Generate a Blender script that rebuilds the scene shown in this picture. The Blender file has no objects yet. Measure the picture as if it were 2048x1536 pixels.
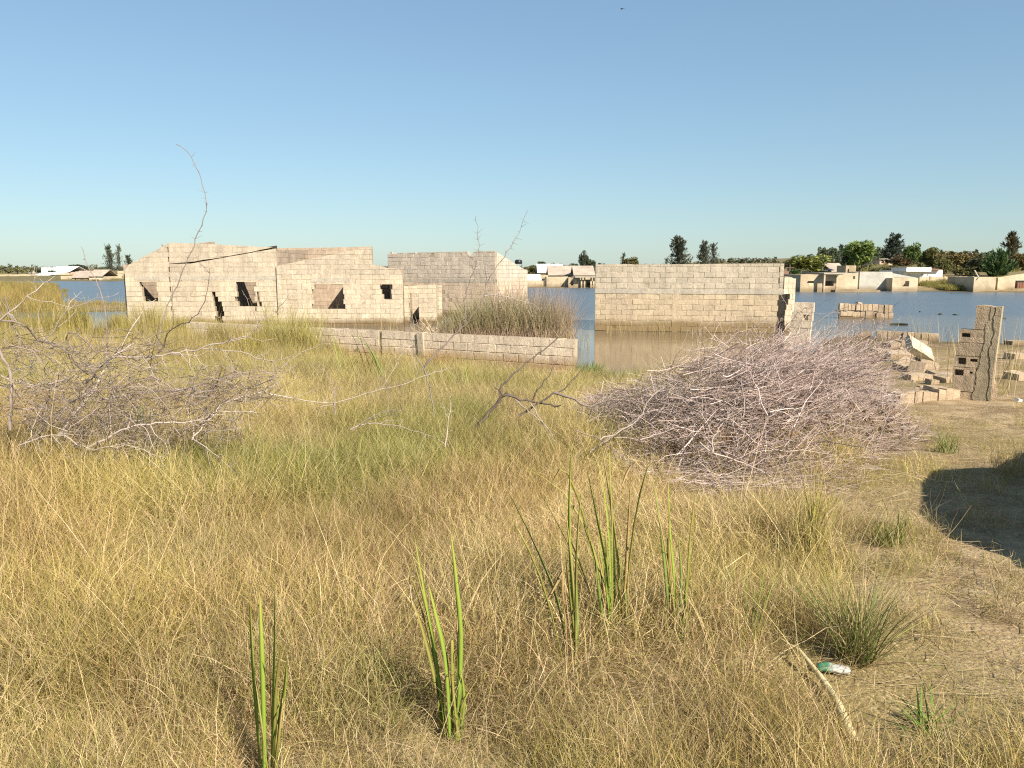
import bpy, math, random
import numpy as np
from mathutils import Vector, Matrix

SC = bpy.context.scene
COL = SC.collection

# ------------------------------------------------------------------ camera
F, CX, CY, EYE = 1577.0, 1024.0, 768.0, 2.3
PITCH = math.radians(8.26)
cp, sp = math.cos(PITCH), math.sin(PITCH)
cam = bpy.data.cameras.new('camera')
cam.sensor_fit = 'HORIZONTAL'
cam.sensor_width = 36.0
cam.lens = 36.0 * F / 2048.0
cam.clip_start = 0.05
cam.clip_end = 9000
cam_o = bpy.data.objects.new('camera', cam)
COL.objects.link(cam_o)
cam_o.location = (0, 0, EYE)
cam_o.rotation_euler = (math.radians(90) - PITCH, 0, 0)
SC.camera = cam_o

# ------------------------------------------------------------------ sky, sun, exposure
SUN = Vector((0.47, -0.63, 0.60)).normalized()
SUN_EL = math.asin(SUN.z)
SUN_AZ = math.atan2(SUN.x, SUN.y)
world = bpy.data.worlds.new('World')
SC.world = world
world.use_nodes = True
wn = world.node_tree
bg = wn.nodes['Background']
sky = wn.nodes.new('ShaderNodeTexSky')
sky.sky_type = 'NISHITA'
sky.sun_disc = False
sky.sun_elevation = SUN_EL
sky.sun_rotation = SUN_AZ
sky.altitude = 500
sky.air_density = 1.2
sky.dust_density = 0.5
sky.ozone_density = 3.0
sky_g = wn.nodes.new('ShaderNodeGamma'); sky_g.inputs[1].default_value = 0.64        # camera response: gentler sky range, cool white balance
sky_m = wn.nodes.new('ShaderNodeMix'); sky_m.data_type = 'RGBA'; sky_m.blend_type = 'MULTIPLY'
sky_m.inputs[0].default_value = 1.0; sky_m.inputs[7].default_value = (0.82, 1.005, 1.11, 1)
wn.links.new(sky.outputs[0], sky_g.inputs[0]); wn.links.new(sky_g.outputs[0], sky_m.inputs[6]); wn.links.new(sky_m.outputs[2], bg.inputs[0])
bg.inputs[1].default_value = 0.104
sun = bpy.data.lights.new('sun', 'SUN')
sun.energy = 5.0
sun.angle = math.radians(0.53)
sun.color = (1.0, 0.89, 0.76)
sun_o = bpy.data.objects.new('sun', sun)
COL.objects.link(sun_o)
sun_o.rotation_euler = SUN.to_track_quat('Z', 'Y').to_euler()
sun_o.location = (20, -20, 30)
vs = SC.view_settings
vs.view_transform = 'Standard'
vs.look = 'None'
vs.exposure = 1.05
vs.gamma = 1.0
vs.use_curve_mapping = False
SC.cycles.max_bounces = 6
SC.cycles.diffuse_bounces = 3
SC.cycles.glossy_bounces = 3
SC.cycles.transmission_bounces = 3
SC.cycles.transparent_max_bounces = 4
SC.cycles.use_denoising = False
SC.cycles.use_adaptive_sampling = False
SC.cycles.filter_width = 1.15
SC.cycles.sample_clamp_indirect = 4.0

# ------------------------------------------------------------------ pixel -> world
def at(px, py, D):
    xc = (px - CX) / F; yc = (CY - py) / F
    t = D / (cp + yc * sp)
    return Vector((xc * t, D, EYE + t * (yc * cp - sp)))

def on_z(px, py, z):
    xc = (px - CX) / F; yc = (CY - py) / F
    t = (z - EYE) / (yc * cp - sp)
    return Vector((xc * t, t * (cp + yc * sp), z))

def on_ground(px, py):
    z = 0.5
    for _ in range(25):
        p = on_z(px, py, z)
        z = 0.5 * z + 0.5 * float(gz(p.x, p.y))
    p = on_z(px, py, z)
    return p

# ------------------------------------------------------------------ noise and ground shape
_perm = np.random.default_rng(7).random((64, 64))
def vnoise(x, y, s=1.0, o=0):
    x = np.asarray(x, float) / s + 13.7 * o + 1000; y = np.asarray(y, float) / s + 7.3 * o + 1000
    xi = np.floor(x).astype(int); yi = np.floor(y).astype(int)
    fx = x - xi; fy = y - yi
    fx = fx * fx * (3 - 2 * fx); fy = fy * fy * (3 - 2 * fy)
    g = lambda a, b: _perm[a % 64, b % 64]
    return (g(xi, yi) * (1 - fx) + g(xi + 1, yi) * fx) * (1 - fy) + (g(xi, yi + 1) * (1 - fx) + g(xi + 1, yi + 1) * fx) * fy
def fnoise(x, y, s, o=0):
    return 0.55 * vnoise(x, y, s, o) + 0.3 * vnoise(x, y, s * .45, o + 3) + 0.15 * vnoise(x, y, s * .2, o + 5)

NEAR = [(-150, -80), (120, -80), (120, 12), (40, 20), (22, 23.2), (16.5, 24.2), (14.5, 25.4), (12.5, 26.8), (11.3, 27.4), (10, 25.8),
        (8.8, 22.8), (7, 19.6), (5.2, 17.5), (3.5, 16.6), (2.3, 16.2), (1.4, 16.5), (0.3, 17.45), (-1, 18.45), (-3.5, 20.1), (-5.6, 22.0), (-6.6, 26),
        (-6.9, 30), (-6.9, 33.5), (-8.5, 40), (-20, 53), (-32, 57), (-36, 65), (-48, 87), (-60, 101), (-110, 118), (-150, 90)]
FARL = [(-2500, 190), (-900, 175), (-160, 166), (-75, 158), (-40, 140), (-12, 112), (3, 101.5), (12, 99.5), (21, 92), (28, 86), (40, 85.5), (47, 82.4),
        (62, 80.6), (80, 79.5), (110, 70), (200, 62), (900, 55), (2500, 50), (4500, 4500), (-4500, 4500)]
def sdist(poly, x, y):
    """signed distance, positive inside"""
    P = np.array(poly, float); Q = np.roll(P, -1, axis=0)
    x = np.asarray(x, float); y = np.asarray(y, float)
    best = np.full(x.shape, 1e9); inside = np.zeros(x.shape, bool)
    for (ax, ay), (bx, by) in zip(P, Q):
        dx, dy = bx - ax, by - ay
        t = np.clip(((x - ax) * dx + (y - ay) * dy) / (dx * dx + dy * dy), 0, 1)
        best = np.minimum(best, np.hypot(x - ax - t * dx, y - ay - t * dy))
        if ay != by:
            c = ((ay > y) != (by > y)) & (x < (bx - ax) * (y - ay) / (by - ay) + ax)
            inside ^= c
    return np.where(inside, best, -best)
def sstep(a, b, v):
    t = np.clip((v - a) / (b - a), 0, 1)
    return t * t * (3 - 2 * t)
def gz(x, y):
    x = np.asarray(x, float); y = np.asarray(y, float)
    d = sdist(NEAR, x, y) + 0.5 * (fnoise(x, y, 2.2, 1) - .5)
    h = 0.92 * (1 - np.exp(-np.maximum(d, 0) / 11.0))
    h = h * (1 - 0.78 * sstep(15, 26, y))
    # low bank mound and small bumps
    h += np.where(d > 0, (fnoise(x, y, 1.6, 2) - .5) * 0.10 * np.clip(d / 3, 0, 1) + (vnoise(x, y, .35, 9) - .5) * .03 * np.clip(d, 0, 1), 0)
    # raised tuft bank by the broken house front and rise at far meadow
    h += 0.38 * np.exp(-(((x + 6.6) / 1.6) ** 2 + ((y - 19.6) / 1.4) ** 2))
    h += 0.12 * sstep(44, 60, y) * np.clip(d / 6, 0, 1) * sstep(-20, -34, x)
    pond = ((x + 21.5) / 8.5) ** 2 + ((y - 36.5) / 6.0) ** 2
    h = np.where(d > 0, h - 0.5 * np.exp(-pond * 1.2) * (pond < 4), h)
    f = sdist(FARL, x, y) + 1.5 * (fnoise(x, y, 9, 4) - .5)
    hf = 0.9 * (1 - np.exp(-np.maximum(f, 0) / 12.0)) + np.minimum(0.004 * np.maximum(f - 20, 0), 2.5)
    hf += 7.0 * np.exp(-(((x - 190) / 120) ** 2 + ((y - 420) / 110) ** 2)) * (f > 0)
    hf += 2.2 * np.exp(-(((x - 85) / 45) ** 2 + ((y - 150) / 45) ** 2)) * (f > 0)
    m = np.maximum(d, f)
    under = -0.7 * (1 - np.exp(np.minimum(m, 0) / 3.5)) - .02
    return np.where(d > 0, h, np.where(f > 0, hf, under))

# ------------------------------------------------------------------ mesh helpers
def mesh_np(name, V, Q, mat=None, smooth=False, cols=None):
    """V (n,3); Q list/array of quads or list of polygons"""
    me = bpy.data.meshes.new(name)
    V = np.asarray(V, np.float32)
    if isinstance(Q, np.ndarray):
        k = Q.shape[1]
        me.vertices.add(len(V)); me.vertices.foreach_set('co', V.ravel())
        me.loops.add(Q.size); me.loops.foreach_set('vertex_index', Q.astype(np.int32).ravel())
        me.polygons.add(len(Q))
        me.polygons.foreach_set('loop_start', np.arange(0, Q.size, k, dtype=np.int32))
        me.update(calc_edges=True)
    else:
        me.from_pydata([tuple(map(float, v)) for v in V], [], Q)
    if cols is not None:
        a = me.attributes.new('col', 'FLOAT_COLOR', 'POINT')
        c = np.ones((len(V), 4), np.float32); c[:, :3] = cols
        a.data.foreach_set('color', c.ravel())
    if smooth:
        me.polygons.foreach_set('use_smooth', np.ones(len(me.polygons), bool))
    if mat: me.materials.append(mat)
    return me

def link(name, data, parent=None, loc=(0, 0, 0), rot=(0, 0, 0), scl=None):
    o = bpy.data.objects.new(name, data)
    COL.objects.link(o)
    o.location = loc; o.rotation_euler = rot
    if scl is not None: o.scale = scl
    if parent is not None: o.parent = parent
    return o

def tag(o, label=None, cat=None, group=None, kind=None):
    if label: o['label'] = label
    if cat: o['category'] = cat
    if group: o['group'] = group
    if kind: o['kind'] = kind
    return o

def thing(name, label, cat, loc=(0, 0, 0), rz=0.0, group=None):
    return tag(link(name, None, None, loc, (0, 0, rz)), label, cat, group)

class MB:
    """collects shapes into one mesh"""
    def __init__(s): s.v = []; s.f = []
    def add(s, V, Fs):
        b = len(s.v); s.v += [tuple(v) for v in V]; s.f += [tuple(i + b for i in f) for f in Fs]
    def box(s, x0, x1, y0, y1, z0, z1):
        s.add([(x0, y0, z0), (x1, y0, z0), (x1, y1, z0), (x0, y1, z0), (x0, y0, z1), (x1, y0, z1), (x1, y1, z1), (x0, y1, z1)],
              [(0, 3, 2, 1), (4, 5, 6, 7), (0, 1, 5, 4), (1, 2, 6, 5), (2, 3, 7, 6), (3, 0, 4, 7)])
    def obox(s, c, ax, ay, az):
        """box from centre and three half-axes"""
        c = Vector(c); ax = Vector(ax); ay = Vector(ay); az = Vector(az)
        V = [c + sx * ax + sy * ay + sz * az for sz in (-1, 1) for sx, sy in ((-1, -1), (1, -1), (1, 1), (-1, 1))]
        s.add(V, [(0, 3, 2, 1), (4, 5, 6, 7), (0, 1, 5, 4), (1, 2, 6, 5), (2, 3, 7, 6), (3, 0, 4, 7)])
    def prism(s, poly, fn, d0, d1):
        """poly: outline (u, z) counter-clockwise seen from the front; fn(u, depth, z) -> point"""
        n = len(poly)
        V = [fn(u, d0, z) for u, z in poly] + [fn(u, d1, z) for u, z in poly]
        s.add(V, [tuple(range(n)), tuple(range(2 * n - 1, n - 1, -1))] + [(i, i + n, (i + 1) % n + n, (i + 1) % n) for i in range(n)])
    def panel(s, fn, u0, u1, z0, z1, holes, d0, d1):
        """slab with rectangular openings cut right through"""
        us = sorted({u0, u1, *[h[0] for h in holes], *[h[1] for h in holes]})
        zs = sorted({z0, z1, *[h[2] for h in holes], *[h[3] for h in holes]})
        us = [u for u in us if u0 <= u <= u1]; zs = [z for z in zs if z0 <= z <= z1]
        def solid(i, j):
            if not (0 <= i < len(us) - 1 and 0 <= j < len(zs) - 1): return False
            um = (us[i] + us[i + 1]) / 2; zm = (zs[j] + zs[j + 1]) / 2
            return not any(h[0] < um < h[1] and h[2] < zm < h[3] for h in holes)
        for i in range(len(us) - 1):
            for j in range(len(zs) - 1):
                if not solid(i, j): continue
                a, b, c, d = us[i], us[i + 1], zs[j], zs[j + 1]
                V = [fn(a, d0, c), fn(b, d0, c), fn(b, d0, d), fn(a, d0, d), fn(a, d1, c), fn(b, d1, c), fn(b, d1, d), fn(a, d1, d)]
                fs = [(0, 1, 2, 3), (7, 6, 5, 4)]
                if not solid(i, j - 1): fs.append((0, 4, 5, 1))
                if not solid(i, j + 1): fs.append((3, 2, 6, 7))
                if not solid(i - 1, j): fs.append((0, 3, 7, 4))
                if not solid(i + 1, j): fs.append((1, 5, 6, 2))
                s.add(V, fs)
    def build(s, name, mat, parent=None, loc=(0, 0, 0), rot=(0, 0, 0), smooth=False):
        me = bpy.data.meshes.new(name); me.from_pydata(s.v, [], s.f); me.update()
        me.materials.append(mat)
        if smooth: me.polygons.foreach_set('use_smooth', np.ones(len(me.polygons), bool))
        return link(name, me, parent, loc, rot)

def tube_arrays(paths, k=4):
    """paths: list of (pts (n,3), radii (n,)) -> V, Q"""
    Vs, Qs, base = [], [], 0
    ang = np.arange(k) * 2 * math.pi / k
    ca, sa = np.cos(ang), np.sin(ang)
    for P, R in paths:
        P = np.asarray(P, float); R = np.asarray(R, float); n = len(P)
        T = np.gradient(P, axis=0); T /= np.linalg.norm(T, axis=1, keepdims=True) + 1e-9
        ref = np.array([0.31, 0.17, 0.93]) if abs(T[0, 2]) < .8 else np.array([.93, .17, .31])
        A = np.cross(T, ref); A /= np.linalg.norm(A, axis=1, keepdims=True) + 1e-9
        B = np.cross(T, A)
        ring = P[:, None, :] + R[:, None, None] * (A[:, None, :] * ca[None, :, None] + B[:, None, :] * sa[None, :, None])
        Vs.append(ring.reshape(-1, 3))
        i = np.arange(n - 1)[:, None] * k; j = np.arange(k)[None, :]; j2 = (j + 1) % k
        Qs.append(np.stack([i + j, i + j2, i + k + j2, i + k + j], -1).reshape(-1, 4) + base)
        base += n * k
    return np.concatenate(Vs), np.concatenate(Qs)

# ------------------------------------------------------------------ materials
def mat_new(name):
    m = bpy.data.materials.new(name); m.use_nodes = True
    nt = m.node_tree; b = nt.nodes['Principled BSDF']
    return m, nt, b
def N(nt, t, **kw):
    n = nt.nodes.new(t)
    for k, v in kw.items():
        if k.startswith('i_'): n.inputs[k[2:]].default_value = v
        else: setattr(n, k, v)
    return n
def L(nt, a, b): nt.links.new(a, b)
def ramp(nt, fac, stops):
    r = nt.nodes.new('ShaderNodeValToRGB'); e = r.color_ramp.elements
    while len(e) < len(stops): e.new(0.5)
    for el, (p, c) in zip(e, stops): el.position = p; el.color = (*c, 1) if len(c) == 3 else c
    L(nt, fac, r.inputs[0]); return r.outputs[0]
def mix(nt, fac, a, b, mode='MIX'):
    n = nt.nodes.new('ShaderNodeMix'); n.data_type = 'RGBA'; n.blend_type = mode
    for sock, v in ((n.inputs[0], fac), (n.inputs[6], a), (n.inputs[7], b)):
        if isinstance(v, (int, float)): sock.default_value = v
        elif isinstance(v, tuple): sock.default_value = (*v, 1)
        else: L(nt, v, sock)
    return n.outputs[2]
def math_n(nt, op, a, b=None, clamp=False):
    n = nt.nodes.new('ShaderNodeMath'); n.operation = op; n.use_clamp = clamp
    for s, v in zip(n.inputs, (a, b)):
        if v is None: continue
        if isinstance(v, (int, float)): s.default_value = v
        else: L(nt, v, s)
    return n.outputs[0]
def noise(nt, scale, detail=4, vec=None, rough=.55):
    n = N(nt, 'ShaderNodeTexNoise'); n.inputs['Scale'].default_value = scale; n.inputs['Detail'].default_value = detail; n.inputs['Roughness'].default_value = rough
    if vec is not None: L(nt, vec, n.inputs['Vector'])
    return n.outputs['Fac']
def pos_node(nt): return nt.nodes.new('ShaderNodeNewGeometry').outputs['Position']
def bump(nt, h, strength, dist, b):
    n = N(nt, 'ShaderNodeBump'); n.inputs['Strength'].default_value = strength; n.inputs['Distance'].default_value = dist
    L(nt, h, n.inputs['Height']); L(nt, n.outputs[0], b.inputs['Normal'])
def mapr(nt, v, a, b, c=0., d=1.):
    n = N(nt, 'ShaderNodeMapRange'); L(nt, v, n.inputs[0])
    for i, x in enumerate((a, b, c, d)): n.inputs[i + 1].default_value = x
    return n.outputs[0]

def concrete_mat(name, base, alt, stain=(.13, .085, .035), stain_z=.45, upper=None, upper_z=2.1, var=.5):
    """old concrete block: tint by piece, blotches, run marks, water line near z = 0"""
    m, nt, b = mat_new(name)
    P = pos_node(nt)
    oi = nt.nodes.new('ShaderNodeObjectInfo'); ge = nt.nodes.new('ShaderNodeNewGeometry')
    rnd = math_n(nt, 'FRACT', math_n(nt, 'ADD', oi.outputs['Random'], ge.outputs['Random Per Island']))
    mp = N(nt, 'ShaderNodeMapping'); mp.inputs['Scale'].default_value = (1, 1, .25); L(nt, P, mp.inputs[0])
    blot = noise(nt, 1.1, 5, P); fine = noise(nt, 14, 4, P); run = noise(nt, 5.0, 3, mp.outputs[0])
    c = mix(nt, ramp(nt, blot, [(.35, (0, 0, 0)), (.65, (1, 1, 1))]), base, alt)
    sx = N(nt, 'ShaderNodeSeparateXYZ'); L(nt, P, sx.inputs[0]); z = sx.outputs[2]
    if upper:
        zz = math_n(nt, 'ADD', z, math_n(nt, 'MULTIPLY', math_n(nt, 'SUBTRACT', blot, .5), .5))
        c = mix(nt, mapr(nt, zz, upper_z - .08, upper_z + .12), c, upper)
    k = math_n(nt, 'ADD', math_n(nt, 'MULTIPLY', rnd, var), 1 - var / 2)
    k = math_n(nt, 'MULTIPLY', k, mapr(nt, fine, .25, .75, .78, 1.15))
    k = math_n(nt, 'MULTIPLY', k, mapr(nt, run, .25, .65, .80, 1.07))
    cc = N(nt, 'ShaderNodeCombineColor'); [L(nt, k, cc.inputs[i]) for i in range(3)]
    c = mix(nt, 1.0, c, cc.outputs[0], 'MULTIPLY')
    zs = math_n(nt, 'ADD', z, math_n(nt, 'MULTIPLY', math_n(nt, 'SUBTRACT', noise(nt, .9, 3, P), .5), .35))
    c = mix(nt, mapr(nt, zs, stain_z - .14, stain_z + .08, .88, 0.), c, stain)
    L(nt, c, b.inputs['Base Color']); b.inputs['Roughness'].default_value = .93
    b.inputs['Specular IOR Level'].default_value = .2
    bump(nt, math_n(nt, 'ADD', fine, noise(nt, 60, 3, P)), .8, .012, b)
    return m

def simple_mat(name, col, rough=.8, var=.25, scale=6, metal=0, bumpd=.004, spec=.3):
    m, nt, b = mat_new(name)
    tc = nt.nodes.new('ShaderNodeTexCoord').outputs['Object']
    n1 = noise(nt, scale, 5, tc); n2 = noise(nt, scale * 7, 3, tc)
    k = math_n(nt, 'ADD', math_n(nt, 'MULTIPLY', mapr(nt, n1, .3, .7, -1, 1), var), 1.0)
    k = math_n(nt, 'MULTIPLY', k, mapr(nt, n2, .3, .7, 1 - var * .5, 1 + var * .5))
    cc = N(nt, 'ShaderNodeCombineColor'); [L(nt, k, cc.inputs[i]) for i in range(3)]
    L(nt, mix(nt, 1., col, cc.outputs[0], 'MULTIPLY'), b.inputs['Base Color'])
    b.inputs['Roughness'].default_value = rough; b.inputs['Metallic'].default_value = metal; b.inputs['Specular IOR Level'].default_value = spec
    if bumpd: bump(nt, n2, .5, bumpd, b)
    return m

def leaf_mat(name, trans=.35, tint=True, islandvar=.0, objcol=False, rough=.65):
    """blade or leaf: colour attribute x instance tint, light shining through"""
    m, nt, b = mat_new(name)
    at_ = N(nt, 'ShaderNodeAttribute', attribute_name='col')
    c = at_.outputs['Color']
    if tint:
        t = N(nt, 'ShaderNodeAttribute', attribute_name='tint', attribute_type='INSTANCER')
        c = mix(nt, 1., c, t.outputs['Color'], 'MULTIPLY')
    if objcol:
        oi = nt.nodes.new('ShaderNodeObjectInfo')
        c = oi.outputs['Color']
    if islandvar:
        ge = nt.nodes.new('ShaderNodeNewGeometry')
        k = mapr(nt, ge.outputs['Random Per Island'], 0, 1, 1 - islandvar, 1 + islandvar)
        cc = N(nt, 'ShaderNodeCombineColor'); [L(nt, k, cc.inputs[i]) for i in range(3)]
        c = mix(nt, 1., c, cc.outputs[0], 'MULTIPLY')
    L(nt, c, b.inputs['Base Color'])
    b.inputs['Roughness'].default_value = rough; b.inputs['Specular IOR Level'].default_value = .25
    tr = nt.nodes.new('ShaderNodeBsdfTranslucent'); L(nt, c, tr.inputs[0])
    mx = nt.nodes.new('ShaderNodeMixShader'); mx.inputs[0].default_value = trans
    L(nt, b.outputs[0], mx.inputs[1]); L(nt, tr.outputs[0], mx.inputs[2])
    L(nt, mx.outputs[0], nt.nodes['Material Output'].inputs[0])
    return m

M = {}
M['grass'] = leaf_mat('grass_blades', .3)
M['blade'] = leaf_mat('rush_leaf', .35, tint=False, rough=.45)
M['stalk'] = leaf_mat('dry_stalks', .15, tint=False)
M['crown'] = leaf_mat('tree_foliage', .25, tint=False, islandvar=.35, objcol=True)
M['twig'] = leaf_mat('dead_twigs', .0, tint=False, rough=.85)
M['bark'] = simple_mat('grey_bark', (.16, .13, .11), .9, .4, 20)
M['trunk'] = simple_mat('tree_bark', (.14, .11, .085), .9, .3, 5)

# soil
m, nt, b = mat_new('soil')
P = pos_node(nt)
n1 = noise(nt, .35, 6, P); n2 = noise(nt, 3.2, 6, P); n3 = noise(nt, 45, 4, P)
c = mix(nt, ramp(nt, n2, [(.38, (0, 0, 0)), (.62, (1, 1, 1))]), (.19, .13, .07), (.36, .275, .165))
c = mix(nt, ramp(nt, n1, [(.45, (0, 0, 0)), (.62, (1, 1, 1))]), c, (.22, .17, .075))
mpn = N(nt, 'ShaderNodeMapping'); mpn.inputs['Scale'].default_value = (1, .35, 1); mpn.inputs['Rotation'].default_value = (0, 0, .5); L(nt, P, mpn.inputs[0])
st = noise(nt, 70, 3, mpn.outputs[0], .7)
c = mix(nt, ramp(nt, st, [(.55, (0, 0, 0)), (.66, (.8, .8, .8))]), c, (.42, .33, .19))
sx = N(nt, 'ShaderNodeSeparateXYZ'); L(nt, P, sx.inputs[0])
wet = mapr(nt, math_n(nt, 'ADD', sx.outputs[2], math_n(nt, 'MULTIPLY', math_n(nt, 'SUBTRACT', n2, .5), .12)), .02, .14, 1., 0.)
c = mix(nt, math_n(nt, 'MULTIPLY', wet, .75), c, (.075, .055, .03))
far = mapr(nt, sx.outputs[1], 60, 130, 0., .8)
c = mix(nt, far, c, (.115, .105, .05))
L(nt, c, b.inputs['Base Color']); b.inputs['Roughness'].default_value = .95; b.inputs['Specular IOR Level'].default_value = .15
bump(nt, math_n(nt, 'ADD', math_n(nt, 'MULTIPLY', n2, .6), math_n(nt, 'MULTIPLY', n3, .4)), .8, .05, b)
M['soil'] = m

# water: calm and muddy in the lee of the ruins, ruffled further out
m, nt, b = mat_new('lake_water')
P = pos_node(nt); sx = N(nt, 'ShaderNodeSeparateXYZ'); L(nt, P, sx.inputs[0])
mp1 = N(nt, 'ShaderNodeMapping'); mp1.inputs['Scale'].default_value = (.55, 1.0, 1); L(nt, P, mp1.inputs[0])
w1 = noise(nt, 1.6, 4, mp1.outputs[0], .6); w2 = noise(nt, 6.0, 3, mp1.outputs[0], .55); big = noise(nt, .12, 2, P)
rough_y = mapr(nt, sx.outputs[1], 24, 42, 0.0, 1.0)
rough_x = mapr(nt, sx.outputs[0], 10, 14, 0.0, 1.0)
open_w = math_n(nt, 'MAXIMUM', rough_y, math_n(nt, 'MULTIPLY', rough_x, mapr(nt, sx.outputs[1], 20, 28, 0., .7)))
h = math_n(nt, 'ADD', math_n(nt, 'MULTIPLY', w1, .7), math_n(nt, 'MULTIPLY', w2, .3))
bn = N(nt, 'ShaderNodeBump'); bn.inputs['Distance'].default_value = .55
L(nt, math_n(nt, 'ADD', math_n(nt, 'MULTIPLY', math_n(nt, 'MULTIPLY', open_w, mapr(nt, big, .35, .65, .55, 1.)), .30), .012), bn.inputs['Strength'])
L(nt, h, bn.inputs['Height']); L(nt, bn.outputs[0], b.inputs['Normal'])
mud = mix(nt, open_w, (.15, .105, .05), (.085, .105, .12))
L(nt, mud, b.inputs['Base Color']); L(nt, mapr(nt, open_w, 0, 1, .05, .30), b.inputs['Roughness'])
b.inputs['IOR'].default_value = 1.333
M['water'] = m

# walls of the far buildings: fine block courses are too small to pick apart there
def far_wall(name, base, courses=True, var=.25):
    m, nt, b = mat_new(name)
    P = pos_node(nt)
    n1 = noise(nt, .6, 5, P); n2 = noise(nt, 3.5, 4, P)
    k = math_n(nt, 'MULTIPLY', mapr(nt, n1, .3, .7, 1 - var, 1 + var), mapr(nt, n2, .3, .7, .88, 1.1))
    sx = N(nt, 'ShaderNodeSeparateXYZ'); L(nt, P, sx.inputs[0])
    if courses:
        fr = math_n(nt, 'FRACT', math_n(nt, 'MULTIPLY', sx.outputs[2], 5.0))
        k = math_n(nt, 'MULTIPLY', k, mapr(nt, fr, .0, .12, .82, 1.))
    cc = N(nt, 'ShaderNodeCombineColor'); [L(nt, k, cc.inputs[i]) for i in range(3)]
    c = mix(nt, 1., base, cc.outputs[0], 'MULTIPLY')
    zs = math_n(nt, 'ADD', sx.outputs[2], math_n(nt, 'MULTIPLY', math_n(nt, 'SUBTRACT', n1, .5), .5))
    c = mix(nt, mapr(nt, zs, .2, .6, .6, 0.), c, (.14, .10, .05))
    L(nt, c, b.inputs['Base Color']); b.inputs['Roughness'].default_value = .92; b.inputs['Specular IOR Level'].default_value = .2
    return m
M['blockA'] = concrete_mat('cream_block', (.50, .43, .315), (.44, .375, .275), upper=(.43, .37, .28), upper_z=2.05, stain_z=.26, var=.16)
M['mortar'] = concrete_mat('mortar', (.41, .335, .235), (.35, .285, .20), stain_z=.3, var=.1)
M['inner'] = concrete_mat('muddy_inner_block', (.40, .32, .235), (.34, .27, .20), stain_z=.3, var=.2)  # inner walls, a darker brown than the fronts
M['blockB'] = concrete_mat('grey_tan_block', (.54, .435, .315), (.50, .405, .30), upper=(.49, .425, .34), upper_z=1.75, stain_z=.3, var=.16)
M['blockC'] = concrete_mat('tan_block', (.47, .385, .26), (.41, .335, .23), upper=(.42, .37, .285), upper_z=1.55, stain=(.19, .135, .06), stain_z=.42, var=.16)
M['blockD'] = concrete_mat('pinkish_block', (.63, .53, .395), (.57, .475, .35), stain=(.30, .19, .105), stain_z=.26, var=.16)
M['ruin'] = concrete_mat('weathered_block', (.43, .335, .225), (.34, .265, .175), stain_z=.1, var=.35)
M['rawcol'] = concrete_mat('column_concrete', (.40, .325, .215), (.32, .27, .18), stain_z=.1, var=.15)
M['beam'] = concrete_mat('ring_beam', (.43, .385, .30), (.36, .325, .26), stain_z=-1, var=.1)
M['plaster'] = simple_mat('white_plaster', (.72, .70, .66), .8, .08, 1.0)
M['farcream'] = far_wall('far_cream_wall', (.46, .38, .26))
M['fartan'] = far_wall('far_tan_wall', (.40, .32, .21))
M['fargrey'] = far_wall('far_grey_render', (.40, .385, .33), False, .15)
M['farwhite'] = far_wall('far_white_wall', (.74, .73, .70), False, .06)
M['farpink'] = far_wall('far_pink_wall', (.55, .40, .31), False, .1)
M['slab'] = simple_mat('concrete_slab', (.34, .30, .23), .9, .2, .8)
M['dark'] = simple_mat('painted_crack_shade', (.035, .03, .028), .9, .2, 2)
M['roofwhite'] = simple_mat('white_sheet_roof', (.78, .78, .76), .45, .06, 2)
M['roofgrey'] = simple_mat('grey_sheet_roof', (.20, .205, .23), .5, .15, 2)
M['rooftan'] = simple_mat('weathered_sheet_roof', (.36, .30, .235), .8, .2, 1)
M['roofrust'] = simple_mat('rusty_roof', (.22, .12, .085), .8, .25, 1)
M['redbrown'] = simple_mat('red_brown_gate', (.20, .085, .055), .7, .25, 1)
M['black'] = simple_mat('black_plastic', (.015, .015, .017), .4, .2, 3)
# ------------------------------------------------------------------ ground and water
def spaced(lo, hi, fine_lo, fine_hi, step, grow):
    a = list(np.arange(fine_lo, fine_hi + 1e-6, step)); s = step
    while a[-1] < hi: s *= grow; a.append(min(a[-1] + s, hi))
    s = step
    while a[0] > lo: s *= grow; a.insert(0, max(a[0] - s, lo))
    return np.array(a)
gx = spaced(-4200, 4200, -9, 10, .14, 1.09)
gy = spaced(-60, 4300, 1.0, 20, .14, 1.075)
X, Y = np.meshgrid(gx, gy)
Z = gz(X, Y)
V = np.stack([X, Y, Z], -1).reshape(-1, 3)
w_ = len(gx)
i = np.arange(len(gy) - 1)[:, None] * w_; j = np.arange(w_ - 1)[None, :]
Q = np.stack([i + j, i + j + 1, i + j + 1 + w_, i + j + w_], -1).reshape(-1, 4)
tag(link('ground', mesh_np('ground', V, Q, M['soil'], True)), kind='structure')
tag(link('lake_water', mesh_np('lake_water', [(-3000, -50, 0), (3000, -50, 0), (3000, 1200, 0), (-3000, 1200, 0)], np.array([[0, 1, 2, 3]]), M['water'])), kind='structure')

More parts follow.
